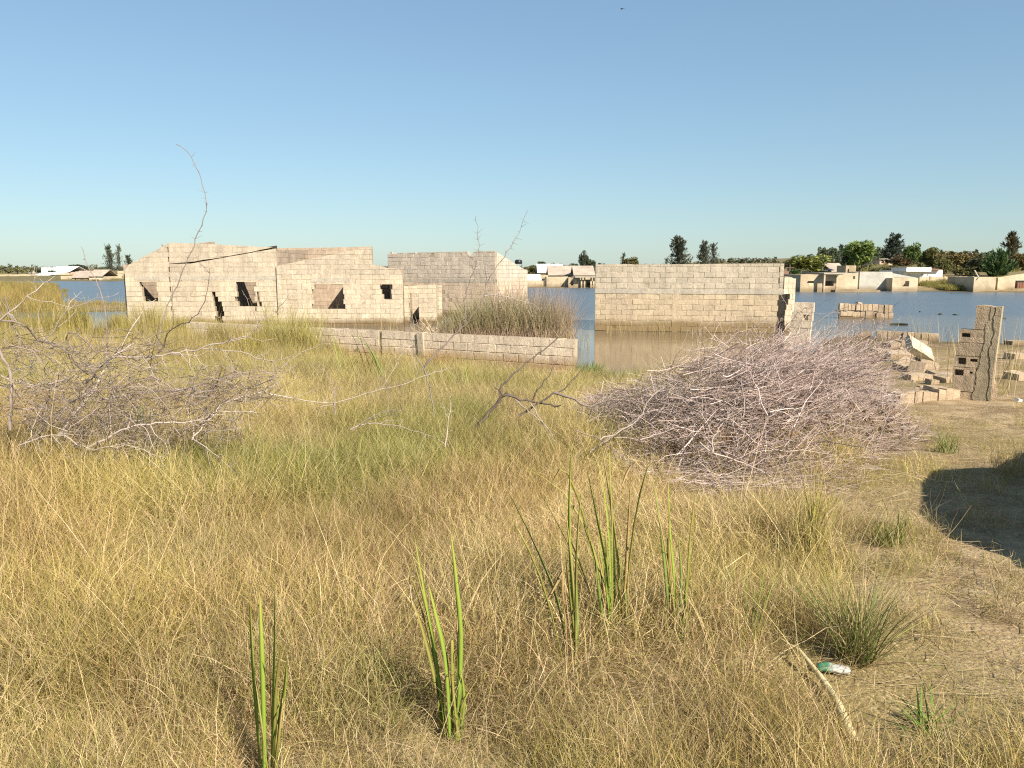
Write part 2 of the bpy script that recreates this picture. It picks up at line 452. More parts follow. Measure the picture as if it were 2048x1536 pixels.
# ------------------------------------------------------------------ block walls
RB = random.Random(11)
def block_mesh(w, h, t, rng, mat, ch=.008, jit=.003):
    """one block, chamfered front and back arrises; x along the wall, y into it, origin at front lower corner"""
    V = []
    J = lambda: rng.uniform(-jit, jit)
    for y, c in ((0, ch), (ch, 0), (t - ch, 0), (t, ch)):
        for x, z in ((c, c), (w - c, c), (w - c, h - c), (c, h - c)):
            V.append((x + J(), y + J() * .6, z + J()))
    Fs = [(0, 1, 2, 3), (15, 14, 13, 12)]
    for r in range(3):
        for k in range(4):
            a, b_ = r * 4 + k, r * 4 + (k + 1) % 4
            Fs.append((a, a + 4, b_ + 4, b_))
    me = bpy.data.meshes.new('block'); me.from_pydata(V, [], Fs); me.update(); me.materials.append(mat)
    return me
_full = {}
def full_block(mat, bl, bh, t):
    k = (mat.name, bl, bh, t)
    if k not in _full:
        _full[k] = [block_mesh(bl - .011, bh - .011, t, RB, mat, jit=j_) for j_ in (.003, .003, .004, .006, .010, .016, .004, .008)]
    return RB.choice(_full[k])

def hole_at(poly, z):
    us = []
    for (ua, za), (ub, zb) in zip(poly, poly[1:] + poly[:1]):
        if za != zb and min(za, zb) <= z < max(za, zb):
            us.append(ua + (ub - ua) * (z - za) / (zb - za))
    return (min(us), max(us)) if len(us) >= 2 else None

class Wall:
    """runs from p0 to p1 (ground plan), front face towards the right-hand side of that walk"""
    def __init__(s, p0, p1):
        s.p0 = Vector((p0[0], p0[1])); d = Vector((p1[0], p1[1])) - s.p0
        s.len = d.length; s.d = d / s.len; s.n = Vector((s.d.y, -s.d.x)); s.ang = math.atan2(s.d.y, s.d.x)
    def pt(s, u, depth, z):
        q = s.p0 + s.d * u - s.n * depth
        return Vector((q.x, q.y, z))
    def u_of(s, px, py=600):
        """where the sight line through pixel column px meets the wall's front face"""
        r = (px - CX) / F / (cp + (CY - py) / F * sp)      # x / y along that column
        # p0.x + d.x u = r (p0.y + d.y u)
        return (r * s.p0.y - s.p0.x) / (s.d.x - r * s.d.y)
    def z_of(s, px, py):
        u = s.u_of(px, py); return at(px, py, s.p0.y + s.d.y * u).z
    def uz(s, px, py): return (s.u_of(px, py), s.z_of(px, py))

def interp(prof, u):
    if u <= prof[0][0]: return prof[0][1]
    for (ua, za), (ub, zb) in zip(prof, prof[1:]):
        if u <= ub: return za if ub == ua else za + (zb - za) * (u - ua) / (ub - ua)
    return prof[-1][1]

def block_wall(owner, W, prof, z0, mat, mortar, thick=.15, holes=(), bl=.4, bh=.2, budget=None, rest=None, name='wall', jag=.05, seed=0, floor=None):
    """owner > wall (mortar core) > block. prof: top outline [(u, z)]. holes: outlines in (u, z).
    budget: [n] blocks still allowed as objects; what is over goes to rest (MB list)"""
    rng = random.Random(seed)
    u_lo, u_hi = prof[0][0], prof[-1][0]
    ztop = max(z for _, z in prof)
    core = MB(); cells = []
    k = 0; zb = z0
    breaks = [a[0] for a, b_ in zip(prof, prof[1:]) if abs(a[0] - b_[0]) < .01]
    while zb < ztop - .03:
        zt = zb + bh; zm = (zb + zt) / 2
        cuts = []
        for hp in holes:
            iv = hole_at(hp, zm)
            if iv: cuts.append((iv[0] + rng.uniform(-jag, jag), iv[1] + rng.uniform(-jag, jag)))
        edges = [u_lo] + [u_lo + bl * (q + (.5 if k % 2 else 1)) for q in range(int((u_hi - u_lo) / bl) + 2)]
        edges = sorted([e for e in edges if e < u_hi - .03] + [u_hi] + breaks)
        for a, b_ in zip(edges, edges[1:]):
            segs = [(a, b_)]
            for c0, c1 in cuts:
                nx = []
                for s0, s1 in segs:
                    if c1 <= s0 or c0 >= s1: nx.append((s0, s1)); continue
                    if c0 > s0: nx.append((s0, c0))
                    if c1 < s1: nx.append((c1, s1))
                segs = nx
            for s0, s1 in segs:
                if s1 - s0 < .05: continue
                e = .006
                # keep only the stretch where the outline rises above this course's bed
                cr = [s0, s1]; kn = []
                for (ua, za), (ub, zb_) in zip(prof, prof[1:]):
                    if ub - ua < .01: continue
                    for lv in (zb, zt):
                        if (za - lv) * (zb_ - lv) < 0:
                            u_ = ua + (ub - ua) * (lv - za) / (zb_ - za)
                            if s0 < u_ < s1: (cr if lv == zb else kn).append(u_)
                    if s0 < ub < s1: kn.append(ub)
                cr = sorted(cr)
                for t0, t1 in zip(cr, cr[1:]):
                    if t1 - t0 < .05 or interp(prof, (t0 + t1) / 2) <= zb + .01: continue
                    us = [t0] + sorted(u_ for u_ in kn if t0 + .01 < u_ < t1 - .01) + [t1]
                    top = [(u_, min(zt, max(interp(prof, min(max(u_, t0 + e), t1 - e)), zb + .012))) for u_ in us]
                    if max(z for _, z in top) < zb + .03: continue
                    b0 = b1 = zb
                    if floor:
                        b0, b1 = max(zb, interp(floor, t0 + e)), max(zb, interp(floor, t1 - e))
                        if b0 > top[0][1] - .02 and b1 > top[-1][1] - .02: continue
                        top = [(u_, max(z, b0 + .012, b1 + .012) if z < max(b0, b1) + .012 else z) for u_, z in top]
                    cells.append((t0, t1, zb, top, zt, b0, b1))
        zb = zt; k += 1
    i_ = .009
    for s0, s1, zb, top, zt, b0, b1 in cells:
        core.prism([(s0, b0), (s1, b1)] + top[::-1], W.pt, i_, thick - i_)
    wall = core.build(name, mortar, owner)
    g = .006
    for s0, s1, zb, top, zt, b0, b1 in cells:
        off = rng.uniform(-.006, .006)
        tp = [(min(max(u_, s0 + g), s1 - g), max(z - g, zb + g + .004)) for u_, z in top]
        if budget is not None and budget[0] <= 0:
            rest.prism([(s0 + g, b0 + g), (s1 - g, b1 + g)] + tp[::-1], W.pt, off, thick - off)
            continue
        if budget is not None: budget[0] -= 1
        p = W.pt(s0 + g, off, zb + g)
        if abs(s1 - s0 - bl) < .002 and min(z for _, z in top) > zt - .002 and b0 == b1 == zb:
            link('block', full_block(mat, bl, bh, thick), wall, p, (rng.uniform(-.006, .006), rng.uniform(-.005, .005), W.ang + rng.uniform(-.006, .006)))
        else:
            mb = MB()
            mb.prism([(0, b0 - zb), (s1 - s0 - 2 * g, b1 - zb)] + [(u_ - s0 - g, z - zb - g) for u_, z in tp[::-1]], lambda u, d, z: Vector((u, d, z)), 0, thick)
            mb.build('block', mat, wall, p, (0, 0, W.ang))
    return wall

# ================================================================== roofless house with the broken windows
hA = thing('roofless_house', 'largest roofless cream block house with two broken window openings and a sloping gable', 'house')
bud = [300]; restA = MB(); restI = MB()
DA, DM, DBK = 32.4, 32.49, 37.6
def X_(px, D, py=600): return at(px, py, D).x
xw0, xw1 = X_(555, DA), X_(806, DA)
W = Wall((xw0, DA), (xw1, DA))
prof = [W.uz(555, 533), W.uz(561, 530), W.uz(743, 493), (W.u_of(743, 493) + .004, W.z_of(743, 529)), W.uz(758, 531), W.uz(775, 536), W.uz(796, 537), W.uz(806, 551)]
prof[0] = (0, prof[0][1]); prof[-1] = (W.len, prof[-1][1])
win = [W.uz(627, 564), W.uz(627, 618), W.uz(688, 618), W.uz(690, 564)]
hole = [W.uz(766, 565), W.uz(760, 580), W.uz(762, 590), W.uz(768, 595), W.uz(781, 595), W.uz(783, 585), W.uz(783, 565)]
block_wall(hA, W, prof, -.3, M['blockA'], M['mortar'], .2, [win, hole], budget=bud, rest=restA, jag=.07, seed=1, name='wall')
# lintels over the openings
mb = MB(); a = W.u_of(622, 560); b_ = W.u_of(700, 560); z_ = W.z_of(660, 564)
mb.prism([(a, z_), (b_, z_), (b_, z_ + .17), (a, z_ + .17)], W.pt, -.008, .208)
mb.build('lintel', M['beam'], hA)
# recessed middle front
xm0 = X_(343, DM)
Wm = Wall((xm0, DM), (xw0 - .003, DM))
pm = [(0, Wm.z_of(343, 528)), Wm.uz(382, 527), Wm.uz(545, 498), (Wm.len, Wm.z_of(554, 497))]
door = [Wm.uz(424, 584), Wm.uz(428, 612), Wm.uz(433, 640), Wm.uz(432, 665), Wm.uz(447, 665), Wm.uz(447, 612), Wm.uz(436, 596)]
win2 = [Wm.uz(471, 561), Wm.uz(474, 590), Wm.uz(475, 612), Wm.uz(512, 618), Wm.uz(509, 561)]
slot = [Wm.uz(515, 586), Wm.uz(515, 619), Wm.uz(524, 612), Wm.uz(519, 588)]
block_wall(hA, Wm, pm, 0., M['blockA'], M['mortar'], .2, [door, win2, slot], budget=bud, rest=restA, jag=.06, seed=2)
mb = MB(); z_ = Wm.z_of(450, 560); z2 = Wm.z_of(450, 552)
mb.prism([(.0, z_), (Wm.len, z_), (Wm.len, z2), (0, z2)], Wm.pt, -.009, .209)
mb.build('ring_beam', M['beam'], hA)
# upper wall leaning over the cracked gable line
crk = [(0, Wm.z_of(343, 527.5)), Wm.uz(382, 525.5), Wm.uz(430, 516.5), Wm.uz(470, 510), Wm.uz(545, 496.5), (Wm.len, Wm.z_of(554, 496))]
_c = []
for (ua, za), (ub, zb_) in zip(crk[1:], crk[2:]):
    for k in range(7): _c.append((ua + (ub - ua) * k / 7, za + (zb_ - za) * k / 7 + RB.uniform(-.022, .03)))
crk = [crk[0]] + _c + [crk[-1]]
ptop = [(0, Wm.z_of(343, 485)), Wm.uz(440, 489), Wm.uz(553, 495.5)]
block_wall(hA, Wm, ptop, .0, M['blockA'], M['mortar'], .2, [], budget=bud, rest=restA, seed=14, floor=crk)
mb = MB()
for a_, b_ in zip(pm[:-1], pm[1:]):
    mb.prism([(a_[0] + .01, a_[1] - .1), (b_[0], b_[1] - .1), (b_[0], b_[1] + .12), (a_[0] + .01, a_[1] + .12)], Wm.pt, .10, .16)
mb.build('mortar', M['dark'], hA)  # not mortar: near-black strip painted in for the shade inside the crack
# outer end with the sloping gable
DL = DM + .015
Wl = Wall((X_(253, DL), DL), (xm0 - .004, DL))
pl_ = [(0, Wl.z_of(253, 541)), Wl.uz(258, 529), Wl.uz(335, 488), (Wl.len, Wl.z_of(343, 485))]
win3 = [Wl.uz(280, 560), Wl.uz(284, 585), Wl.uz(290, 604), Wl.uz(316, 606), Wl.uz(315, 575), Wl.uz(306, 560)]
block_wall(hA, Wl, pl_, 0., M['blockA'], M['mortar'], .2, [win3], budget=bud, rest=restA, jag=.05, seed=3)
mb = MB(); a, b_ = Wl.u_of(272), Wl.u_of(334); z_ = Wl.z_of(300, 560)
mb.prism([(a, z_), (b_, z_), (b_, z_ + .15), (a, z_ + .15)], Wl.pt, -.008, .208); mb.build('lintel', M['beam'], hA)
# inner ridge wall seen over the fronts
Wb = Wall((X_(343, DBK), DBK), (X_(743, DBK), DBK))
pb = [(0, Wb.z_of(343, 500)), Wb.uz(440, 503), Wb.uz(548, 503), Wb.uz(555, 496), Wb.uz(660, 495), (Wb.len, Wb.z_of(743, 493))]
bud_low = [0]
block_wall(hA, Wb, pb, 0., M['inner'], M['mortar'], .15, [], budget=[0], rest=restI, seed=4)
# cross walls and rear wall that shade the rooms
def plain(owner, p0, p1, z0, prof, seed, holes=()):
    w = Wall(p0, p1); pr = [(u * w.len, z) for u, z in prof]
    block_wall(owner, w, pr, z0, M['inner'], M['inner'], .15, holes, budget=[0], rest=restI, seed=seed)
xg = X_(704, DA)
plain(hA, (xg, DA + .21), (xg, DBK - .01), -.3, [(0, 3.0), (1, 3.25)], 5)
plain(hA, (X_(453, DM), DM + .21), (X_(453, DM), DM + .9), 0, [(0, 2.45), (1, 2.45)], 17)  # closet partition added to throw shade behind the doorway
plain(hA, (X_(400, DM), DM + .92), (X_(453, DM), DM + .92), 0, [(0, 2.4), (1, 2.4)], 18)  # closet rear wall, added to catch that shade
plain(hA, (X_(786, DA), DA + .21), (X_(786, DA), DA + 1.5), -.3, [(0, 2.35), (1, 2.35)], 15)  # partition added to darken the small broken hole
plain(hA, (X_(716, DA), DA + 1.52), (xw1 - .17, DA + 1.52), -.3, [(0, 2.25), (1, 2.3)], 16)  # rear wall added close behind the hole to catch the shade
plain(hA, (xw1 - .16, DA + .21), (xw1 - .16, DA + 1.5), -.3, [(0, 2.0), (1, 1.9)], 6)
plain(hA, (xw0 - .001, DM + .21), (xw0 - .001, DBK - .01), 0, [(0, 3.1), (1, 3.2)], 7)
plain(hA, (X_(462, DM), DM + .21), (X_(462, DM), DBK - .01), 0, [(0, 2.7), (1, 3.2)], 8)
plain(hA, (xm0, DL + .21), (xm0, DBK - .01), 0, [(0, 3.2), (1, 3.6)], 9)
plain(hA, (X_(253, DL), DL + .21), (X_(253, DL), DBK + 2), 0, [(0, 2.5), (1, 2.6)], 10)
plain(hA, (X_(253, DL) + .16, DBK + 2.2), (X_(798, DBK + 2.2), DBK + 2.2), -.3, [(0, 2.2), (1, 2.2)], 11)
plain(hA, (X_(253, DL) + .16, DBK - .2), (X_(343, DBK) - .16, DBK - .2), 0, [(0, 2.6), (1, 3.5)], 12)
o = restA.build('block', M['blockA'], hA); o['kind'] = 'stuff'
o = restI.build('inner_block', M['inner'], hA); o['kind'] = 'stuff'

# low annex with a door opening next to it
hX = thing('annex', 'small cream block annex with a narrow door opening between the two roofless houses', 'annex')
DX = 33.4
Wx = Wall((X_(808, DX), DX), (X_(873, DX), DX))
px_ = [(0, Wx.z_of(808, 572)), (Wx.len, Wx.z_of(873, 569))]
dr = [Wx.uz(820, 589), Wx.uz(820, 680), Wx.uz(838, 680), Wx.uz(838, 589)]
rx = MB()
block_wall(hX, Wx, px_, -.3, M['blockA'], M['mortar'], .2, [dr], seed=21, jag=.02)
w = Wall((X_(873, DX) - .16, DX + .21), (X_(873, DX) - .16, DX + 2.6)); block_wall(hX, w, [(0, 1.6), (w.len, 1.6)], -.3, M['blockA'], M['mortar'], .15, [], budget=[0], rest=rx, seed=22)
w = Wall((X_(808, DX) + .01, DX + 2.62), (X_(873, DX), DX + 2.62)); block_wall(hX, w, [(0, 1.55), (w.len, 1.6)], -.3, M['blockA'], M['mortar'], .15, [], budget=[0], rest=rx, seed=23)
o = rx.build('block', M['blockA'], hX); o['kind'] = 'stuff'

# ================================================================== grey house standing behind the reeds
hB = thing('roofless_house', 'grey block house shell turned at an angle, with a steep sunlit gable, behind the reeds', 'house')
budB = [300]; rB = MB()
pr_ = at(990, 600, 38.0); ang = math.radians(-27)
pl0 = None
WB0 = Wall((pr_.x - 7 * math.cos(ang), pr_.y - 7 * math.sin(ang)), (pr_.x, pr_.y))
uL = WB0.u_of(777); p0 = WB0.pt(uL, 0, 0)
WB = Wall((p0.x, p0.y), (pr_.x, pr_.y))
pB = [(0, WB.z_of(777, 507)), WB.uz(830, 505), (WB.u_of(833), WB.z_of(833, 508)), WB.uz(836, 505), WB.uz(934, 503), WB.uz(938, 512), WB.uz(944, 511), WB.uz(947, 503), (WB.len, WB.z_of(990, 502))]
notch = [WB.uz(838, 507), WB.uz(838, 512), WB.uz(841, 512), WB.uz(841, 507)]
block_wall(hB, WB, pB, -.3, M['blockB'], M['mortar'], .2, [], budget=budB, rest=rB, seed=31)
sd = Vector((math.cos(ang + math.pi / 2), math.sin(ang + math.pi / 2)))
WS = Wall((pr_.x + sd.x * .003 , pr_.y + sd.y * .21), (pr_.x + sd.x * 9, pr_.y + sd.y * 9.21))
uE = WS.u_of(1055)
WS = Wall((pr_.x, pr_.y), (pr_.x + sd.x * uE, pr_.y + sd.y * uE))
pS = [(.205, WS.z_of(992, 504)), WS.uz(1046, 537), (WS.len, WS.z_of(1055, 541))]
block_wall(hB, WS, pS, -.3, M['blockB'], M['mortar'], .2, [], budget=budB, rest=rB, seed=32)
q0 = WS.pt(uE, 0, 0); q1 = (q0.x - WB.d.x * WB.len, q0.y - WB.d.y * WB.len)
w = Wall((q1[0], q1[1]), (q0.x - .25 * WB.d.x, q0.y - .25 * WB.d.y)); block_wall(hB, w, [(0, 2.2), (w.len, 2.2)], -.3, M['blockB'], M['mortar'], .15, [], budget=[0], rest=rB, seed=33)
w = Wall((p0.x + .15 * WB.d.x + .2 * sd.x, p0.y + .15 * WB.d.y + .2 * sd.y), (q1[0] + .15 * WB.d.x, q1[1] + .15 * WB.d.y)); block_wall(hB, w, [(0, 3.2), (w.len, 2.2)], -.3, M['blockB'], M['mortar'], .15, [], budget=[0], rest=rB, seed=34)
o = rB.build('block', M['blockB'], hB); o['kind'] = 'stuff'
mb = MB(); z_ = WB.z_of(985, 560)
mb.prism([(0, z_ - .13), (WB.len, z_ - .13), (WB.len, z_ + .03), (0, z_ + .03)], WB.pt, -.007, .205); mb.build('ring_beam', M['beam'], hB)

# ================================================================== flooded house standing in the water
hC = thing('flooded_house', 'wide roofless block house standing in the water with a wet stained base', 'house')
budC = [300]; rC = MB()
cl = on_z(1189, 661, 0); cr = on_z(1557, 667, 0)
WC = Wall((cl.x, cl.y), (cr.x, cr.y))
pC = [(0, WC.z_of(1189, 529)), WC.uz(1260, 528), (WC.u_of(1265), WC.z_of(1265, 529)), WC.uz(1400, 528), WC.uz(1500, 527), (WC.u_of(1557), WC.z_of(1557, 527))]
nt1 = [WC.uz(1189, 534), WC.uz(1189, 546), WC.uz(1197, 546), WC.uz(1197, 534)]
block_wall(hC, WC, pC, -.4, M['blockC'], M['mortar'], .2, [], budget=budC, rest=rC, seed=41)
# upper courses run on over the doorway
up0 = WC.u_of(1557) + .003; up1 = WC.u_of(1568, 540)
WC2 = Wall((WC.pt(up0, 0, 0).x, WC.pt(up0, 0, 0).y), (WC.pt(up1, 0, 0).x, WC.pt(up1, 0, 0).y))
zu = WC.z_of(1560, 587)
block_wall(hC, WC2, [(0, WC2.z_of(1558, 527)), (WC2.len, WC2.z_of(1568, 527))], zu, M['blockC'], M['mortar'], .2, [], budget=budC, rest=rC, seed=42)
mb = MB(); zc = WC.z_of(1400, 588)
mb.prism([(0, zc), (up1 + .02, zc), (up1 + .02, zc + .19), (0, zc + .19)], WC.pt, -.012, .21); mb.build('ring_beam', M['beam'], hC)
mb = MB(); u0, u1 = WC.u_of(1345, 620), WC.u_of(1356, 620)
mb.prism([(u0, -.4), (u1, -.4), (u1 + .01, zc - .004), (u0 - .02, zc - .004)], WC.pt, -.008, .22); mb.build('column', M['blockC'], hC)
# pale return wall beyond the doorway
nC = Vector((-WC.n.x, -WC.n.y))
b0 = at(1567, 600, 29.4); b1 = at(1590, 600, 29.6)
WR = Wall((b0.x, b0.y), (b1.x, b1.y))
pR = [(0, WR.z_of(1567, 553)), (WR.len * .55, WR.z_of(1580, 554)), (WR.len * .8, WR.z_of(1585, 557)), (WR.len, WR.z_of(1590, 557))]
hR = [WR.uz(1560, 588), WR.uz(1560, 690), WR.uz(1569, 690), WR.uz(1569, 625), WR.uz(1574, 610), WR.uz(1580, 600), WR.uz(1578, 588)]
block_wall(hC, WR, pR, -.4, M['blockA'], M['mortar'], .15, [hR], budget=budC, rest=rC, jag=.03, seed=43)
q = WC.pt(0.2, .2, 0); q2 = q - Vector((WC.n.x, WC.n.y, 0)) * 4
w = Wall((q2.x, q2.y), (q.x, q.y)); block_wall(hC, w, [(0, 2.4), (w.len, 2.4)], -.4, M['blockC'], M['mortar'], .15, [], budget=[0], rest=rC, seed=44)
q = WC.pt(0, 4.3, 0); q2 = WC.pt(WC.len, 4.3, 0)
w = Wall((q.x, q.y), (q2.x, q2.y)); block_wall(hC, w, [(0, 2.2), (w.len, 2.1)], -.4, M['blockC'], M['mortar'], .15, [], budget=[0], rest=rC, seed=45)
q = WR.pt(WR.len - .16, .16, 0); q2 = q - Vector((WC.n.x, WC.n.y, 0)) * 3
w = Wall((q.x, q.y), (q2.x, q2.y)); block_wall(hC, w, [(0, 1.9), (w.len, 2.1)], -.4, M['blockC'], M['mortar'], .15, [], budget=[0], rest=rC, seed=46)
o = rC.build('block', M['blockC'], hC); o['kind'] = 'stuff'

# ================================================================== low boundary wall
lw = thing('boundary_wall', 'long low block wall running from the water edge along the grass', 'wall')
e0 = on_z(1149, 742, 0.02); e1 = at(600, 653, 21.7)
WL0 = Wall((e1.x, e1.y), (e0.x, e0.y))
ext = 4.6
s0 = WL0.pt(-ext, 0, 0)
WLw = Wall((s0.x, s0.y), (e0.x, e0.y))
ztl = WLw.z_of(1148, 679)
zl2 = WLw.z_of(600, 653)
ga, gb = WLw.u_of(757, 660), WLw.u_of(762, 660)
pL = [(0, zl2), (WLw.u_of(600), zl2), (ga, ztl + (zl2 - ztl) * .6), (WLw.u_of(846), WLw.z_of(846, 667)), (WLw.u_of(850), WLw.z_of(850, 666)), (WLw.len, ztl)]
gap = [(ga, -1), (ga, 1.5), (gb, 1.5), (gb, -1)]
block_wall(lw, WLw, pL, ztl - .8, M['blockD'], M['mortar'], .16, [gap], jag=.0, seed=51)
mb = MB(); mb.prism([(ga + .002, -.3), (gb - .002, -.3), (gb - .002, ztl - .02), (ga + .002, ztl - .02)], WLw.pt, .03, .14); mb.build('post', M['rawcol'], lw)
mb = MB(); u0 = WLw.u_of(843, 670)
mb.prism([(u0 - .06, .05), (u0 + .1, .05), (u0 + .06, WLw.z_of(848, 667) + .02), (u0 - .12, WLw.z_of(840, 667) + .02)], WLw.pt, -.05, .19); mb.build('pilaster', M['blockA'], lw)
# footing slab at the wall's end
ft = MB(); q = WLw.pt(WLw.len - 1.0, -.10, 0)
ft.prism([(WLw.len - 1.0, -.2), (WLw.len + .15, -.25), (WLw.len + .18, .0), (WLw.len - .3, .03), (WLw.len - 1.0, -.04)], WLw.pt, -.42, .2)
ft.build('footing', M['blockD'], lw)
# ================================================================== broken ruins on the spit
RR = random.Random(5)
NR = np.random.default_rng(5)
def chunk_mesh(name, sx_, sy_, sz_, rng, mat, jit=.16, cut=True):
    """broken lump of block: box with knocked-off corners"""
    V = []; 
    for z in (-1, 1):
        for x, y in ((-1, -1), (0, -1.02), (1, -1), (1, 1), (0, 1.02), (-1, 1)):
            k = rng.uniform(.72, 1.0) if cut else 1
            V.append((x * sx_ * (1 - rng.uniform(0, jit)) , y * sy_ * (1 - rng.uniform(0, jit)), z * sz_ * (1 - rng.uniform(0, jit)) * k))
    Fs = [(5, 4, 3, 2, 1, 0), (6, 7, 8, 9, 10, 11)] + [(i, (i + 1) % 6, (i + 1) % 6 + 6, i + 6) for i in range(6)]
    me = bpy.data.meshes.new(name); me.from_pydata(V, [], Fs); me.update(); me.materials.append(mat); return me

# ---- tall broken pier of hollow blocks
gp = on_ground(1955, 800)
DP = gp.y
pier = thing('wall_pier', 'tall broken pier of hollow blocks with a cracked cement column', 'pier', (0, 0, 0))
Wp = Wall(at(1908, 800, DP + .15)[:2], at(1998, 800, DP - .19)[:2])
zt_ = lambda py, px=1950: Wp.z_of(px, py)
def U(px): return Wp.u_of(px, 700)
courses = [  # (px0, px1, py_top, py_bottom, holes in px/py)
    (1944, 1975, 611, 659, []),
    (1917, 1971, 659, 686, [(1921, 1938, 667, 675)]),
    (1914, 1966, 686, 713, []),
    (1911, 1962, 713, 736, [(1918, 1934, 717, 730), (1942, 1957, 718, 724)]),
    (1909, 1956, 736, 785, [(1912, 1931, 741, 753), (1943, 1949, 744, 748)])]
for a, b_, t, bo, hs in courses:
    mb = MB(); u0, u1 = U(a), U(b_); z0_, z1_ = zt_(bo) + .004, zt_(t) - .004
    hh = [(U(h[0]), U(h[1]), zt_(h[3]), zt_(h[2])) for h in hs]
    if hh:
        mb.panel(Wp.pt, u0, u1, z0_, z1_, hh, 0, .045)
        mb.panel(Wp.pt, u0, u1, z0_, z1_, [], .14, .19)
        mb.panel(Wp.pt, u0, u1, z0_, z0_ + .02, [], .045, .14)
        mb.panel(Wp.pt, u0, u1, z1_ - .02, z1_, [], .045, .14)
        mb.panel(Wp.pt, u0, u0 + .03, z0_ + .02, z1_ - .02, [], .045, .14)
        mb.panel(Wp.pt, u1 - .03, u1, z0_ + .02, z1_ - .02, [], .045, .14)
    else:
        n_ = 2 if z1_ - z0_ > .3 else 1
        jl = [RR.uniform(-.012, .012) for _ in range(6)]
        mb.prism([(u0 + jl[0], z0_), (u1, z0_), (u1 + jl[1], (z0_ + z1_) / 2), (u1 + jl[2], z1_), ((u0 + u1) / 2, z1_ + jl[3]), (u0 + jl[4], z1_), (u0 + jl[5] * 1.5, (z0_ + z1_) / 2)], Wp.pt, 0, .19)
    mb.build('block', M['ruin'], pier)
# lower blocks of the pier base
mb = MB(); mb.prism([(U(1908), zt_(818)), (U(1958), zt_(818)), (U(1958), zt_(786)), (U(1908), zt_(786))], Wp.pt, .002, .19); mb.build('block', M['ruin'], pier)
# cement column in three pieces with open cracks between
def jag_line(pts, rng, k=5, a=.012):
    out = []
    for (u0, z0), (u1, z1) in zip(pts, pts[1:]):
        for i in range(k):
            t = i / k; out.append((u0 + (u1 - u0) * t + rng.uniform(-a, a), z0 + (z1 - z0) * t))
    out.append(pts[-1]); return out
P_ = lambda px, py: (U(px), zt_(py))
l1 = jag_line([P_(1958, 818), P_(1952, 790), P_(1956, 768), P_(1957, 738), P_(1959, 735), P_(1963, 700), P_(1968, 665), P_(1967, 648), P_(1973, 640), P_(1974, 612)], RR)
l2 = jag_line([P_(1983, 818), P_(1983, 738), P_(1979, 700), P_(1984, 665), P_(1981, 640), P_(1984, 613)], RR)
r_ = [P_(1990, 818), P_(1991, 740), P_(1995, 670), P_(1997, 612)]
sh = lambda l, d: [(u + d, z) for u, z in l]
mb = MB(); mb.prism(sh(l1, .007) + sh(l2, -.004)[::-1], Wp.pt, -.006, .2); mb.build('column', M['rawcol'], pier)
mb = MB(); mb.prism(sh(l2, .004) + r_[::-1], Wp.pt, -.012, .22); mb.build('column', M['rawcol'], pier)
mb = MB(); mb.prism([P_(1950, 818), P_(1992, 818), P_(1994, 640), P_(1972, 640)], Wp.pt, .05, .15); mb.build('core', M['ruin'], pier)

# ---- low foundation strip in front of the pier and its continuation
fd = thing('foundation', 'low mossy foundation strip the broken pier rises from', 'foundation')
f0 = on_ground(1795, 806); f1 = at(1912, 815, DP + .12); f2 = on_ground(2090, 815)
Wf = Wall((f0.x, f0.y - .05), (f1.x + .02, f1.y - .06))
z1_ = f0.z + .16
us = np.linspace(0, Wf.len, 9)
for k in range(len(us) - 1):
    mb = MB(); h0 = z1_ + RR.uniform(-.02, .02)
    mb.prism([(us[k] + .006, -.1), (us[k + 1] - .006, -.1), (us[k + 1] - .006, h0 + RR.uniform(-.02, .02)), (us[k] + .006, h0)], Wf.pt, RR.uniform(-.01, .01), .17)
    mb.build('block', M['ruin'], fd)
Wg = Wall((Wp.pt(Wp.len + .01, 0, 0).x, DP - .1), (f2.x, DP + .1))
ctop = [.30, .34, .36, .30, .34, .24]
for k in range(6):
    mb = MB(); a = Wg.len * k / 6; b_ = Wg.len * (k + 1) / 6
    mb.prism([(a + .006, -.1), (b_ - .006, -.1), (b_ - .006, gp.z + ctop[k] - .1 + RR.uniform(-.04, .04)), ((a + b_) / 2, gp.z + ctop[k] - .1 + RR.uniform(-.03, .03)), (a + .006, gp.z + ctop[k] - .1)], Wg.pt, RR.uniform(-.02, .02), .2)
    mb.build('block', M['ruin'], fd)

# ---- stub pier with a hole near the flooded house
st_ = thing('wall_stub', 'pinkish broken wall stub with a round hole beside the flooded house', 'wall')
DS = 23.0
Ws = Wall((X_(1581, DS + .16, 640), DS + .16), (X_(1627, DS - .16, 640), DS - .16))
us_ = lambda px: Ws.u_of(px, 640); zs_ = lambda py: Ws.z_of(1605, py)
rows = [(1588, 1626, 605, 624, None), (1583, 1625, 624, 642, (1606, 1622, 629, 641)), (1581, 1623, 642, 656, None), (1580, 1622, 656, 672, None), (1580, 1622, 672, 690, None)]
for a, b_, t, bo, h in rows:
    mid = (a + b_) / 2 + RR.uniform(-5, 5)
    for c0, c1 in ((a, mid), (mid, b_)):
        mb = MB()
        hl = [(us_(h[0]), us_(h[1]), zs_(h[3]), zs_(h[2]))] if h and c0 == mid else []
        mb.panel(Ws.pt, us_(c0) + .004, us_(c1) - .004, zs_(bo) + .004, zs_(t) - .004, hl, RR.uniform(-.01, .01), .06 if hl else .19)
        if hl: mb.panel(Ws.pt, us_(c0) + .004, us_(c1) - .004, zs_(bo) + .004, zs_(t) - .004, [], .12, .19)
        mb.build('block', M['blockD'], st_)

